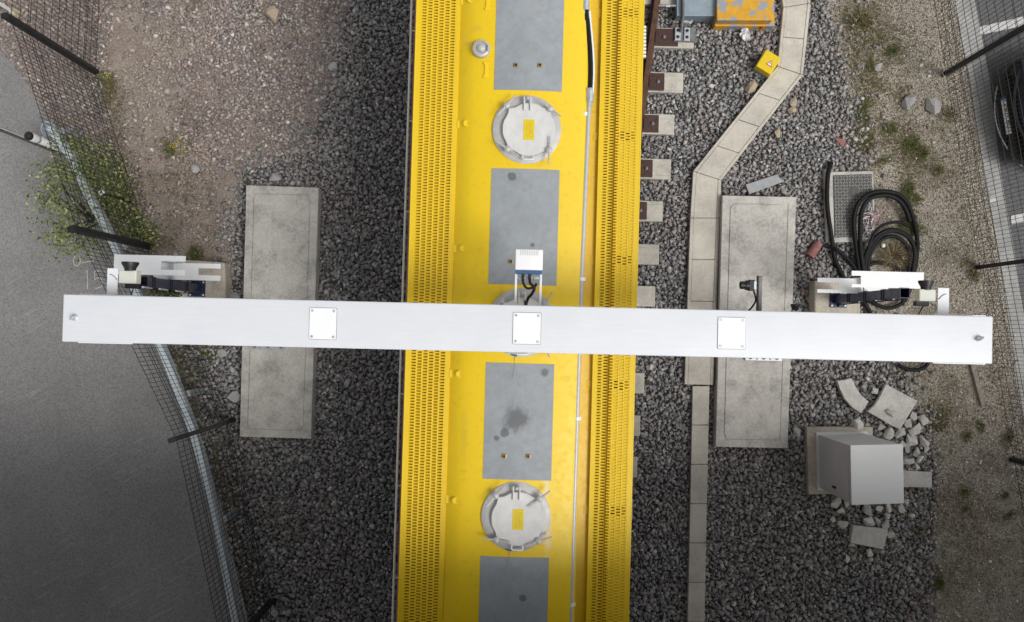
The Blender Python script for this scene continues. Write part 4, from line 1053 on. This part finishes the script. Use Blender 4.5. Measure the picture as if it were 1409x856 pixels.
# equipment cabinet on its plinth
zc = 1.47
tp = [P(*p, zc)[:2] for p in ((1170, 612.7), (1242.6, 611), (1244, 693), (1171.7, 695))]
c = [sum(p[i] for p in tp)/4 for i in (0, 1)]
pd = [P(*p, .14) for p in ((1110, 588), (1201, 587.5), (1204, 678), (1113, 680.5))]
b = MB(); b.prism([p[:2] for p in pd], -.05, .14); tag(b.build('cabinet_plinth', M['concrete_block'], bevel=.01), 'square concrete plinth under the grey equipment cabinet', 'plinth')
s = empty('equipment_cabinet', (c[0], c[1], .14), 0, 'tall grey steel equipment cabinet with flat top amid rubble', 'cabinet')
b = MB(); b.prism([p for p in inset(tp, .008)], .16, zc-.03); b.build('case', M['cabinet'], s, bevel=.006)
b = MB(); b.prism(tp, zc-.03, zc); b.build('top', M['cabinet'], s, bevel=.008)
b = MB(); b.prism([p for p in inset(tp, -.03)], .141, .17); b.build('base_frame', M['cabinet'], s, bevel=.004)
b = MB(); b.box((tp[0][0]+.006, c[1], .8), (.006, .70, 1.15)); b.build('door', M['cabinet'], s, bevel=.002, segs=1)
b = MB(); b.box((tp[0][0]-.006, c[1]-.28, .85), (.03, .03, .12)); b.build('handle', M['black'], s, bevel=.004)

# rubble
def chunk(name, px, py, spx, seed, label, m='rubble', flat=.55, z=.055, cat='rubble', group='broken concrete pieces round the cabinet', kx=1.0):
    v, f = hull_template(13 if group.startswith('broken') else 20, 500+seed, flat); r_ = random.Random(seed); a = r_.uniform(0, 3.1); c = P(px, py, z+.03); sc = spx/89/2*1.2
    b = MB(); b.add([(c.x+(x*math.cos(a)-y*math.sin(a)*.8)*sc*kx, c.y+(x*math.sin(a)+y*math.cos(a)*.8)*sc, z+zz*sc+sc*flat*.6) for x, y, zz in v], [tuple(t) for t in f])
    o = b.build(name, M[m]); return tag(o, label, cat, group)
RUB = [(1180, 583, 16), (1221, 578, 14), (1229, 568, 17), (1224, 595, 19), (1239, 596, 16), (1258, 573.5, 12), (1270, 578, 17), (1250, 583, 14), (1259, 591, 20), (1254, 604, 21), (1271, 606, 19), (1250, 617, 15), (1261, 623, 13), (1266, 631, 12), (1250, 634, 16), (1212.5, 588, 12), (1204, 538.5, 12),
       (1096.5, 594, 15), (1150, 693, 16), (1164.5, 694, 12), (1156, 702, 12), (1144, 716, 11), (1160, 722, 15), (1195, 718, 17), (1208, 717, 10), (1219, 722, 14), (1222, 712, 12), (1193, 701, 18), (1208, 701, 13), (1222, 700, 12), (1240, 700, 13), (1172, 750, 11), (1226, 736, 12), (1196, 761, 13), (1166, 769, 11), (1262, 640, 11), (1275, 618, 10), (1242, 612, 12), (1248, 690, 11)]
RLX = {1: 'pale concrete chunk on the lower left edge of the broken slab', 3: 'pale concrete large chunk just above the cabinet top, left of its neighbours', 4: 'pale concrete chunk between two larger ones right above the cabinet', 5: 'pale concrete small chunk at the top of the heap right of the broken slab', 6: 'pale concrete chunk at the top right corner of the heap', 7: 'pale concrete small chunk touching the right corner of the broken slab', 8: 'pale concrete big chunk in the middle of the heap', 9: 'pale concrete longest chunk lying across the heap centre', 10: 'pale concrete chunk on the right rim of the heap', 11: 'pale concrete chunk at the upper right corner of the cabinet top', 12: 'pale concrete upper of two small chunks right of the cabinet', 13: 'pale concrete lower of two small chunks right of the cabinet', 14: 'pale concrete chunk resting against the cabinet above the flat strip', 15: 'pale concrete small chunk between the plinth and the broken slab', 35: 'pale concrete small chunk touching the top edge of the flat strip', 36: 'pale concrete small chunk farthest right in the heap', 37: 'pale concrete small chunk tucked under the heap by the cabinet', 18: 'pale concrete leftmost of three chunks at the lower left corner of the cabinet', 19: 'pale concrete chunk touching the lower left corner of the cabinet', 20: 'pale concrete lowest of three chunks at the lower left corner of the cabinet', 21: 'pale concrete small chunk farthest left below the cabinet', 22: 'pale concrete flat chunk left of the rectangular fragment', 23: 'pale concrete chunk on the top edge of the rectangular fragment', 24: 'pale concrete smallest chunk above the rectangular fragment', 25: 'pale concrete chunk at the top right corner of the rectangular fragment', 26: 'pale concrete chunk halfway between cabinet and rectangular fragment on the right', 27: 'pale concrete widest chunk directly below the cabinet front edge', 28: 'pale concrete second chunk along the cabinet front edge, right of the widest', 29: 'pale concrete third chunk along the cabinet front edge', 30: 'pale concrete fourth chunk along the cabinet front edge, farthest right', 31: 'pale concrete small chunk at the lower left corner of the rectangular fragment', 32: 'pale concrete chunk at the right end of the rectangular fragment', 33: 'pale concrete chunk just below the rectangular fragment', 34: 'pale concrete lowest chunk of the scatter below the cabinet', 38: 'pale concrete small chunk at the lower right corner of the cabinet'}
RL = {0: 'pale chunk of concrete resting on the top edge of the cabinet plinth', 2: 'lump of concrete lying on the broken square slab', 16: 'rounded pale stone between the curved kerb piece and the broken slab', 17: 'lone pale flat stone left of the cabinet plinth'}
for i, (x, y, d) in enumerate(RUB):
    if i in RL: chunk('concrete_chunk', x, y, d, i, RL[i], z=.18 if i == 0 else (.15 if i == 2 else .055))
    else: chunk('concrete_chunk', x, y, d, i, RLX[i])
def plate(name, pts, z0, z1, m, label, cat, bev=.008):
    b = MB(); b.prism([P(x, y, z1)[:2] for x, y in pts], z0, z1); return tag(b.build(name, M[m], bevel=bev), label, cat)
Z5 = lambda x, y: (1090+x/3.057, 500+y/3.057)
plate('broken_slab', [Z5(*p) for p in ((395, 88), (528, 158), (455, 277), (418, 262), (380, 238), (318, 203), (345, 180), (372, 135))], .06, .14, 'rubble', 'broken square concrete slab lying above the cabinet', 'concrete slab')
plate('curved_kerb_piece', [Z5(*p) for p in ((190, 74), (222, 70), (250, 62), (268, 100), (292, 135), (322, 160), (308, 185), (290, 210), (252, 185), (222, 150), (203, 112))], .05, .15, 'rubble', 'curved broken concrete ring piece above the cabinet', 'concrete piece')
plate('concrete_offcut', [Z5(*p) for p in ((258, 683), (405, 700), (385, 783), (245, 755))], .05, .16, 'rubble', 'rectangular concrete block fragment below the cabinet', 'concrete block')
plate('paving_strip', [Z5(*p) for p in ((455, 450), (588, 458), (588, 523), (455, 520))], .03, .085, 'rubble', 'flat concrete strip sticking out right of the cabinet', 'concrete strip')
plate('timber_batten', [(1335, 500), (1342, 499), (1356, 556), (1351, 560)], .01, .06, 'wood', 'weathered timber batten on sandy ground by the right fence', 'timber')
# rocks
chunk('rock', 1250, 141, 21, 71, 'rounder of two grey rocks on sandy ground by the right fence', 'rock', .6, .0, 'rock', 'loose rocks')
chunk('rock', 1283, 147, 28, 74, 'longer of two grey rocks on sandy ground by the right fence', 'rock', .5, .0, 'rock', 'loose rocks', .75)
chunk('rock', 1208.5, 92, 13, 73, 'dark grey rock beside a grass tuft near the trough', 'rock', .6, .0, 'rock', 'loose rocks')
for i, (x, y, d) in enumerate(((1033, 120, 17), (1092, 141, 12), (1090, 152, 13), (1070, 183, 12))):
    chunk('yellow_stone', x, y, d, 80+i, ['large yellowish stone against the trough below the yellow box', 'upper yellowish stone on ballast right of the trough', 'middle yellowish stone on ballast right of the trough', 'lower yellowish stone on ballast right of the trough'][i], 'rock_warm', .6, .05, 'stone', 'yellowish stones near the trough')
for i, (x, y, d, l) in enumerate(((375, 22, 24, 'long flat tan stone at the top of the left ballast'), (458, 92, 14, 'pale flat stone near the top of the left ballast'), (268, 233, 14, 'white stone on the brown gravel left of the slab'), (378, 245, 15, 'brown stone against the top edge of the left slab'), (322, 410, 20, 'grey stone wedged between footing block and left slab'), (305, 486, 14, 'leaf shaped white stone just below the beam left of the slab'), (319, 508, 9, 'small white stone beside the left slab'), (325, 545, 20, 'grey broken stone touching the left slab below the beam'),
        (390, 758, 11, 'upper pale pebble in the dark ballast, lower left'), (377, 842, 13, 'lower pale pebble in the dark ballast, lower left'), (478, 527, 12, 'white pebble between the left slab and the vehicle'), (1300, 101, 9, 'pale stone at the foot of the upper right fence post'))):
    chunk('loose_stone', x, y, d, 120+i, l, 'rock_warm' if i == 0 else 'rock', .5, .04, 'stone', 'loose stones on the left side' if x < 700 else 'loose rocks')

# ================================================================== FENCES
def fence(base, label, extra=(), hgt=2.42):
    pts = [P(x, y, 0) for x, y in base]
    s = empty('mesh_fence', pts[len(pts)//2], 0, label, 'fence', 'black wire mesh fences')
    for i, p in enumerate(pts):
        t = (pts[min(i+1, len(pts)-1)]-pts[max(i-1, 0)]).normalized(); a = math.atan2(t.y, t.x)
        b = MB(); b.box((p.x, p.y, 1.26), (.06, .09, 2.52), a); b.build('post', M['fence'], s, bevel=.004, segs=1)
        b = MB(); b.box((p.x, p.y, 2.53), (.066, .096, .025), a); b.build('post_cap', M['black'], s)
    for i in range(len(pts)-1):
        a, c = pts[i], pts[i+1]; d = c-a; L_ = d.length; d.normalize(); n = Vector((-d.y, d.x, 0))
        b = MB(); w = .0036
        nv = int(L_/.06)
        for k in range(nv+1):
            p = a+d*(L_*k/nv); sw = .0
            b.tube([(p.x, p.y, .04), (p.x, p.y, hgt)], w, 4, False)
        for k in range(13):
            z = .06+k*.195
            b.tube([(a.x+n.x*.006, a.y+n.y*.006, z), (c.x+n.x*.006, c.y+n.y*.006, z)], w*(1.2), 4, False)
        for zf in (.45, 2.0):                     # stiffening folds
            b.tube([(a.x+n.x*.03, a.y+n.y*.03, zf), (c.x+n.x*.03, c.y+n.y*.03, zf)], w*1.3, 4, False)
        mo = b.build('mesh_panel', M['fence'], s); mo['kind'] = 'stuff'
    return s
fence([(151, -230), (140, -20), (133, 100), (208, 340), (322, 578), (377, 824), (402, 1080)], 'black wire mesh fence leaning outward along the left road')
fence([(1212, -420), (1255, -160), (1299, 103), (1345, 368), (1392, 632), (1440, 895)], 'black wire mesh fence along the right car park')

# ================================================================== CRASH BARRIER AND ROADSIDE POSTS
BP = [(71, 181), (97, 219), (115, 258), (131, 289), (146, 318), (185, 400), (222, 483), (239, 526), (262, 588), (280, 650), (292, 698), (306, 767), (323, 855), (352, 985)]
zt = .73
top = smooth_path([P(x, y, zt) for x, y in BP], 3)
s = empty('crash_barrier', (top[len(top)//2].x, top[len(top)//2].y, 0), 0, 'galvanised crash barrier running along the road outside the left fence', 'crash barrier')
prof = [(-.052, -.012), (-.045, 0), (.045, 0), (.052, -.012), (.052, -.15), (.045, -.16), (-.045, -.16), (-.052, -.15)]
b = MB(); vs_ = []; n = len(prof)
for i, p in enumerate(top):
    t = (top[min(i+1, len(top)-1)]-top[max(i-1, 0)]).normalized(); nn = Vector((t.y, -t.x, 0))
    if nn.x < 0: nn = -nn
    vs_ += [(p.x+nn.x*u, p.y+nn.y*u, p.z+z) for u, z in prof]
b.add(vs_, [(k*n+i, k*n+(i+1) % n, (k+1)*n+(i+1) % n, (k+1)*n+i) for k in range(len(top)-1) for i in range(n)]+[tuple(range(n)), tuple(range((len(top)-1)*n, len(top)*n))])
ob = b.build('box_beam', M['barrier'], s, smooth=30)
for i, (x, y) in enumerate(((88, 200), (172, 360), (253, 545), (312, 697), (342, 900))):
    q = P(x, y, 0); 
    j = min(range(len(top)), key=lambda k: (top[k].x-q.x)**2+(top[k].y-q.y)**2); p = top[j]
    t = (top[min(j+1, len(top)-1)]-top[max(j-1, 0)]).normalized()
    b = MB(); off = Vector((t.y, -t.x, 0)); off = off if off.x > 0 else -off; c = p+off*.09
    b.box((c.x, c.y, .28), (.09, .06, .56), math.atan2(t.y, t.x)); b.build('post', M['galv'], s, bevel=.003, segs=1)
p = top[0]; t = (top[0]-top[1]).normalized()
b = MB(); b.lathe((p.x+t.x*.05-.02, p.y+t.y*.05, zt-.18), [(.11, 0), (.11, .19), (.098, .19), (.098, .005)], 24); b.build('end_terminal', M['galv'], s, smooth=40)
# white bollard and thin sign
q = P(99, 211, 0); s = empty('bollard', (q.x, q.y, 0), 0, 'white bollard with black top at the end of the crash barrier', 'bollard')
b = MB(); b.lathe((0, 0, 0), [(.055, 0), (.055, 1.0), (.05, 1.01)], 20); b.build('tube', M['plate_white'], s, True, 40)
b = MB(); b.lathe((0, 0, 1.0), [(.056, .0), (.056, .05), (.058, .06)], 20); b.build('collar', M['galv'], s, True, 40)
b = MB(); b.lathe((0, 0, 1.06), [(.060, 0), (.060, .16), (.056, .17)], 20); b.build('sleeve', M['plate_white'], s, True, 40)
b = MB(); b.lathe((0, 0, 1.23), [(.061, 0), (.06, .03), (.045, .05), (.02, .055)], 20); b.build('cap', M['black'], s, True, 40)
q = P(85, 211, 0); s = empty('road_sign', (q.x, q.y, 0), R(-21.6), 'thin upright road sign seen edge on beside the white bollard', 'sign')
b = MB(); b.box((0, .012, 1.1), (.12, .006, 1.7)); b.build('face', M['plate_white'], s, True)
b = MB(); b.box((0, .0, 1.1), (.115, .012, 1.69)); b.build('back', M['black'], s, True)
for x in (0,):
    b = MB(); b.tube([(x, -.022, 0), (x, -.022, 1.9)], .014, 8); b.build('post', M['grey_iron'], s, True)
q = P(20, 18, 0); s = empty('marker_post', (q.x, q.y, 0), R(-30), 'flat white marker post in the top left corner', 'post')
b = MB(); b.box((0, 0, .5), (.09, .05, 1.0)); b.build('blade', M['plate_white'], s, True, None, .006)
b = MB(); b.lathe((0, 0, 0), [(.09, 0), (.07, .06), (.05, .08)], 12); b.build('foot', M['rock_warm'], s, True)
q = P(141, 265, 1.0); s = empty('fence_sensor', (q.x, q.y, 0), R(30), 'small white sensor on a dark stake among the shrub leaves', 'sensor')
b = MB(); b.tube([(0, 0, 0), (0, 0, 1.0)], .012, 6); b.build('stake', M['black'], s, True)
b = MB(); b.box((0, 0, 1.02), (.07, .05, .05)); b.build('case', M['plate_white'], s, True, None, .006)
b = MB(); b.box((0, 0, 1.046), (.035, .03, .003)); b.build('lens', M['black'], s, True)
# chalk marks on the road
def stroke(name, strokes, label, w=.014):
    b = MB()
    for st in strokes:
        pts = smooth_path([P(x, y, .0165) for x, y in st], 5) if len(st) > 2 else [P(x, y, .0165) for x, y in st]
        L, Rr = [], []
        for i, p in enumerate(pts):
            t = (pts[min(i+1, len(pts)-1)]-pts[max(i-1, 0)]).normalized(); nn = Vector((-t.y, t.x, 0)); ww = w*random.uniform(.35, .6)
            L.append(p+nn*ww); Rr.append(p-nn*ww)
        n = len(pts); b.add(L+Rr, [(i, n+i, n+i+1, i+1) for i in range(n-1)])
    return tag(b.build(name, M['chalk']), label, 'chalk mark')
stroke('chalk_figure_one', [[(120, 398), (120.5, 385), (119.5, 372)]], 'chalk stroke of figure one, left of the five on the road')
stroke('chalk_figure_five', [[(137, 373), (130, 373)], [(130, 373), (130.5, 385)], [(130.5, 385), (137, 382), (141, 389), (139, 395), (131, 397)]], 'chalk figure five on the road touching the left fence wires')
stroke('chalk_loop', [[(103, 352), (101, 360), (105, 366), (110, 362), (110, 354)], [(112, 362), (121, 360), (129, 359)]], 'chalk circle and dash on the road under the overhanging shrub')
0 and stroke('chalk_scuff', [[(58, 488), (68, 478)], [(53, 470), (60, 460)], [(132, 522), (150, 510)]], 'faint chalk scuffs on the road below the left beam end', .02)

# ================================================================== PARKED CAR
q = P(1393, 157, .48); s = empty('parked_car', (q.x, q.y, 0), R(188.6), 'black car parked nose to the right fence with pale number plate', 'car')
# local +X forward; plate face at x=0, body behind
M['car_paint'] = simple('black_car_paint', (.006, .007, .009), .16, 0, .1)
M['car_paint'].node_tree.nodes['Principled BSDF'].inputs['Specular IOR Level'].default_value = .35
M['glass'] = simple('dark_glass', (.02, .025, .03), .05, 0, .05)
M['chrome'] = simple('chrome_trim', (.5, .5, .5), .2, .9, .05)
st = [(.06, .52, .22, .50), (.02, .70, .20, .62), (-.10, .82, .19, .72), (-.35, .88, .18, .80), (-.75, .90, .18, .88), (-1.15, .90, .18, .95), (-2.0, .90, .18, .98), (-3.2, .90, .18, 1.0), (-3.9, .86, .20, .98), (-4.15, .74, .26, .9)]
b = MB(); vs_ = []; n = 14
for x, hw, z0, z1 in st:
    for k in range(n):
        t = k/(n-1); ang = math.pi*t
        cy = math.cos(ang); sy = math.sin(ang)
        vs_.append((x, hw*math.copysign(abs(cy)**.38, cy), z0+(z1-z0)*(abs(sy)**.42)))
fs = [(i*n+k, i*n+k+1, (i+1)*n+k+1, (i+1)*n+k) for i in range(len(st)-1) for k in range(n-1)]+[tuple(range(n)), tuple(range((len(st)-1)*n+n-1, (len(st)-1)*n-1, -1))]
fs += [(i*n, (i+1)*n, (i+1)*n+n-1, i*n+n-1) for i in range(len(st)-1)]
b.add(vs_, fs); cb = b.build('body', M['car_paint'], s, True, 35); sm = cb.modifiers.new('sub', 'SUBSURF'); sm.levels = 2; sm.render_levels = 2
b = MB(); gh = [(-1.05, .74, .94), (-1.75, .62, 1.40), (-3.0, .62, 1.44), (-3.95, .66, 1.0)]; vs_ = []
for x, hw, z in gh: vs_ += [(x, -hw-.08, .93), (x, -hw, z), (x, hw, z), (x, hw+.08, .93)]
b.add(vs_, [(i*4+k, i*4+k+1, (i+1)*4+k+1, (i+1)*4+k) for i in range(3) for k in range(3)]+[(0, 1, 2, 3), (12, 15, 14, 13)]); b.build('windows', M['glass'], s, True, 25)
b = MB(); b.box((-2.4, 0, 1.43), (1.25, 1.2, .05)); b.build('roof', M['car_paint'], s, True, 40, .02)
for x in (-.72, -3.3):
    for y in (-.8, .8):
        b = MB(); b.tube([(x, y-.1, .32), (x, y+.1, .32)], .32, 24); w = b.build('wheel', M['rubber'], s, True, 40)
        b = MB(); b.tube([(0, -.105, .32), (0, .105, .32)], .2, 12); b.build('rim', M['chrome'], w, True)
b = MB(); b.box((0.085, 0, .46), (.012, .56, .13)); pl_ = b.build('number_plate', M['plate_white'], s, True, None, .003)
b = MB(); b.box((.0075, -.26, .065), (.003, .04, .125)); b.build('blue_band', M['blue'], pl_, True)
fc = bpy.data.curves.new('plate_text', 'FONT'); fc.body = 'DN07 BUT'; fc.size = .108; fc.align_x = 'CENTER'; fc.align_y = 'CENTER'; fc.extrude = .001
fo = bpy.data.objects.new('plate_text', fc); COL.objects.link(fo); bpy.context.view_layer.update()
me = bpy.data.meshes.new_from_object(fo.evaluated_get(bpy.context.evaluated_depsgraph_get())); bpy.data.objects.remove(fo)
me.materials.clear(); me.materials.append(M['black']); to = bpy.data.objects.new('registration_text', me); COL.objects.link(to); to.parent = pl_
to.matrix_local = Matrix.Translation((.008, .02, .065)) @ Matrix(((0, 0, 1, 0), (1, 0, 0, 0), (0, 1, 0, 0), (0, 0, 0, 1)))
pl_.rotation_euler = (0, R(-25), 0)
b = MB(); b.tube([(.14-.30*(y/.8)**2, y, .27) for y in np.linspace(-.8, .8, 21)], .014, 6); b.build('bumper_trim', M['chrome'], s, True, 50)
b = MB(); b.tube([(.06-.30*(y/.8)**2, y, .66) for y in np.linspace(-.6, .6, 15)], .02, 6); b.build('grille_trim', M['black'], s, True, 50)
M['lamp'] = simple('headlamp_lens', (.6, .65, .7), .1, .2, .05)
for y in (-1, 1):
    b = MB(); b.lathe((-.30, y*.70, .70), [(.15, -.06), (.15, .01), (.11, .03), (.05, .035)], 18, Matrix.Rotation(R(50), 3, 'Y') @ Matrix.Scale(.7, 3, (1, 0, 0))); b.build('headlight', M['lamp'], s, True, 40)

# ================================================================== VEGETATION
def leaves_mesh(name, c, n, size, m, parent=None, clumps=None):
    b = MB()
    for k in range(n):
        if clumps:
            cx, cy, cz, sx, sy, sz = random.choice(clumps); p = Vector((random.gauss(cx, sx), random.gauss(cy, sy), max(.03, random.gauss(cz, sz))))
        L_ = size*random.uniform(.6, 1.4); a = random.uniform(0, 2*math.pi); t = random.uniform(-.7, .7); r_ = random.uniform(-.6, .6)
        d = Vector((math.cos(a)*math.cos(t), math.sin(a)*math.cos(t), math.sin(t))); sd_ = d.cross(Vector((0, 0, 1))).normalized(); sd_ = (sd_*math.cos(r_)+Vector((0, 0, 1))*math.sin(r_))
        w = L_*.28
        b.add([p, p+d*L_*.5+sd_*w, p+d*L_, p+d*L_*.5-sd_*w], [(0, 1, 2, 3)])
    return b.build(name, m, parent)
def shrub(px, py, label, clumps_px, n, size, m):
    q = P(px, py, 0); s = empty('shrub', (q.x, q.y, 0), 0, label, 'shrub', 'leafy shrubs at the left fence')
    cl = []
    for x, y, z, sx, sy, sz in clumps_px:
        c = P(x, y, z); cl.append((c.x, c.y, z, sx, sy, sz))
    fo_ = leaves_mesh('foliage', None, n, size, M[m], s, cl); fo_['kind'] = 'stuff'
    for k in range(9):
        c = random.choice(cl); b = MB()
        b.tube(smooth_path([(q.x+random.uniform(-.1, .1), q.y+random.uniform(-.1, .1), 0), ((q.x+c[0])/2+random.uniform(-.1, .1), (q.y+c[1])/2, c[2]*.6), (c[0]+random.uniform(-.15, .15), c[1]+random.uniform(-.15, .15), c[2])], 4), [.012]*4+[.008]*3+[.005]*2, 5)
        b.build('stem', M['stem'], s)
shrub(150, 290, 'green shrub growing through the left fence over the crash barrier', [(95, 200, .6, .12, .12, .25), (115, 215, .7, .15, .18, .25), (135, 235, .6, .15, .2, .25), (125, 255, .8, .18, .2, .25), (150, 265, .5, .15, .2, .2), (160, 300, .4, .18, .2, .2), (185, 310, .25, .2, .15, .12), (110, 240, .7, .15, .2, .2), (195, 325, .2, .15, .1, .1), (150, 235, .4, .12, .2, .2), (165, 270, .35, .12, .2, .2)], 2300, .045, 'leaf')
shrub(135, 300, 'paler loose shrub overhanging the road by the left fence', [(75, 250, 1.2, .14, .14, .2), (68, 275, 1.2, .1, .12, .2), (90, 290, 1.2, .16, .16, .2), (100, 320, 1.2, .18, .14, .2), (110, 340, 1.1, .2, .12, .2), (85, 320, 1.1, .12, .15, .2), (80, 235, 1.1, .1, .1, .2)], 1150, .048, 'leaf')
shrub(255, 392, 'dark green low shrub between the navy post and the road', [(235, 390, .25, .12, .08, .1), (250, 395, .3, .15, .08, .12), (225, 398, .2, .12, .06, .08), (262, 388, .2, .1, .08, .08)], 900, .05, 'leaf_dark')
# weed tufts
def blades(n, r, h, lean, w=.006):
    b = MB()
    for k in range(n):
        a = random.uniform(0, 2*math.pi); rr = random.uniform(0, r); x, y = rr*math.cos(a), rr*math.sin(a)
        a2 = a+random.gauss(0, .6); L_ = h*random.uniform(.5, 1.2); ln = lean*random.uniform(.5, 1.3)
        p1 = (x+math.cos(a2)*L_*ln*.4, y+math.sin(a2)*L_*ln*.4, L_*.6); p2 = (x+math.cos(a2)*L_*ln, y+math.sin(a2)*L_*ln, L_*.75)
        nx, ny = -math.sin(a2)*w, math.cos(a2)*w
        b.add([(x-nx, y-ny, 0), (x+nx, y+ny, 0), (p1[0]+nx, p1[1]+ny, p1[2]), (p1[0]-nx, p1[1]-ny, p1[2]), p2], [(0, 1, 2, 3), (3, 2, 4)])
    return b
tuft_src = []
for k, (n, r, h, ln, w) in enumerate(((190, .11, .06, 1.0, .0035), (130, .09, .06, 1.2, .0035), (240, .15, .05, 1.0, .0035))):
    for mname in ('grass', 'brownweed'):
        o = blades(n, r, h, ln, w).build('weed_tuft', M[mname]); tuft_src.append(o); COL.objects.unlink(o)
def tuft(px, py, src, sc, label, group):
    o = src.copy(); COL.objects.link(o); o.location = P(px, py, .01); o.rotation_euler = (0, 0, random.uniform(0, 6)); k_ = random.uniform(.6, 1.5); o.scale = (sc*k_*.9, sc/k_*.9, sc)
    return tag(o, label, 'weed', group)
GRN = [(1228, 71, 1.0, 'green tuft on the sand left of the upper right fence post'), (1197, 92, .9, 'green tuft beside the dark grey rock'), (1189, 146, .9, 'upper green tuft at the ballast edge, right of the trough'), (1188, 163, .9, 'lower green tuft at the ballast edge above the red shard'),
       (1226, 176, 1.1, 'broad green tuft right of the red clay shard'), (1189, 196, 1.0, 'left tuft of a pair above the access cover'), (1253, 200, 1.2, 'big tuft on the sand above the cable coil, left one'), (1268, 210, 1.2, 'big tuft on the sand above the cable coil, right one'), (1212, 222, .9, 'small tuft just above the access cover'),
       (1247, 262, 1.2, 'green tuft at the top right of the cable coil'), (1258, 272, 1.0, 'green tuft outside the cable coil, lower one'), (1256, 316, 1.2, 'green clump growing over the right of the cable coil'), (1248, 303, 1.1, 'green clump inside the large cable loop'), (1348, 586, .9, 'star shaped green weed near the timber batten'),
       (1326, 676, .7, 'lone green weed on the lower sandy ground, left one'), (1382, 681, .6, 'lone green weed on the lower sandy ground, near the fence'), (1327, 700, .6, 'lone green weed on the lower sandy ground, below its neighbour'), (1389, 708, .6, 'lowest green weed near the right fence'), (1260, 730, 1.0, 'green weed among rubble below the cabinet'), (1244, 706, .7, 'small weed touching the rubble right below the cabinet'),
       (1330, 600, .7, 'faint weed left of the star shaped one'), (270, 350, 1.2, 'green weed above the left footing block'), (234, 205, 1.2, 'green weed with yellow flowers on the brown gravel'), (285, 484, 1.3, 'bright green weed just below the beam left of the slab'), (272, 511, .9, 'bright green weed by the crash barrier below the beam'), (1115, 3, 1.0, 'bright green weed at the top of the concrete trough'),
       (148, 112, 1.2, 'weed with yellow flowers at the foot of the corner fence post'), (1290, 800, 1.0, 'dim weed at the bottom right of the ballast')]
for i, (x, y, sc, l) in enumerate(GRN): tuft(x, y, tuft_src[(i % 3)*2], sc, l, 'green weeds')
BRN = [(1178, 30, 1.8, 'large dry brown tuft at the top right of the ballast'), (1290, 235, 1.1, 'brown tuft on the sand right of the cable coil'), (1290, 580, 1.2, 'brown weed near the heap of concrete chunks'), (1386, 603, 1.1, 'brown weed at the foot of the lower right fence post'), (1338, 378, 1.1, 'brown weed at the foot of the middle right fence post'), (1305, 158, 1.0, 'brown weed by the long grey rock'), (152, 125, 1.2, 'brown weed below the corner fence post')]
for i, (x, y, sc, l) in enumerate(BRN): tuft(x, y, tuft_src[(i % 3)*2+1], sc, l, 'brown weeds')
c = P(1226, 352, .02)
o = blades(320, .17, .2, 1.0, .0028).build('dry_grass_clump', M['drygrass']); o.location = c
tag(o, 'straw coloured dry grass clump inside the cable coil', 'grass clump')
for i, (x, y, l) in enumerate(((246, 194, 'yellow flowers on the brown gravel, upper'), (236, 200, 'yellow flowers on the brown gravel, left'), (252, 206, 'yellow flowers on the brown gravel, right'), (149, 104, 'yellow flowers by the corner fence post'), (241, 203, 'yellow flowers on the brown gravel, middle'))):
    c = P(x, y, .1); s = empty('yellow_flower', (c.x, c.y, 0), 0, l, 'flower', 'yellow flowers')
    b = MB(); b.tube([(0, 0, 0), (.01, 0, .1)], .003, 4); b.build('stem', M['grass'], s, True)
    for k in range(6):
        a = k*1.05; b = MB(); b.lathe((.03*math.cos(a)*(k > 0), .03*math.sin(a)*(k > 0), .1), [(.003, 0), (.009, .004), (.007, .008), (.002, .01)], 6); b.build('petal_head', M['flower'], s, True)
# moss, dead weeds and low ground cover in patches
PATCH = [(1185, 35, .25, .25, 900), (1215, 60, .3, .25, 900), (1180, 90, .15, .25, 500), (1190, 165, .1, .4, 700), (1228, 185, .2, .2, 700), (1260, 212, .18, .18, 700), (1180, 195, .15, .12, 500), (1250, 270, .1, .3, 600), (1205, 120, .12, .15, 300), (1240, 130, .1, .1, 200), (1300, 150, .15, .3, 150), (1328, 330, .08, .5, 250), (1310, 250, .08, .5, 150), (1365, 500, .08, .6, 200), (1300, 560, .3, .3, 150), (1310, 690, .2, .4, 450), (1335, 740, .15, .4, 450), (1300, 800, .2, .2, 350), (1290, 570, .15, .15, 400), (1250, 500, .2, .15, 200),
         (250, 300, .3, .25, 350), (185, 280, .12, .35, 500), (200, 330, .2, .1, 400), (170, 240, .08, .4, 350), (240, 255, .25, .15, 250), (250, 510, .08, .3, 500), (270, 560, .08, .3, 500), (300, 640, .08, .4, 500), (320, 700, .08, .3, 500), (345, 790, .12, .4, 400), (390, 720, .2, .2, 200), (240, 200, .2, .1, 200), (1150, 120, .1, .2, 100), (155, 135, .1, .15, 200), (165, 170, .08, .3, 250), (365, 640, .12, .12, 60)]
b = MB()
for px, py, sx, sy, n in PATCH:
    c = P(px, py, 0)
    for k in range(n):
        x, y = random.gauss(c.x, sx), random.gauss(c.y, sy); a = random.uniform(0, 6.3); L_ = random.uniform(.02, .06); z = random.uniform(.005, .03)
        if px < 420: z += .03
        w = random.uniform(.003, .008)
        b.add([(x-math.sin(a)*w, y+math.cos(a)*w, z), (x+math.sin(a)*w, y-math.cos(a)*w, z), (x+math.cos(a)*L_, y+math.sin(a)*L_, z+random.uniform(.005, .035))], [(0, 1, 2)])
tag(b.build('ground_cover', M['brownweed']), 'sparse brown and mossy ground cover in patches along the fences', 'ground cover', kind='stuff')
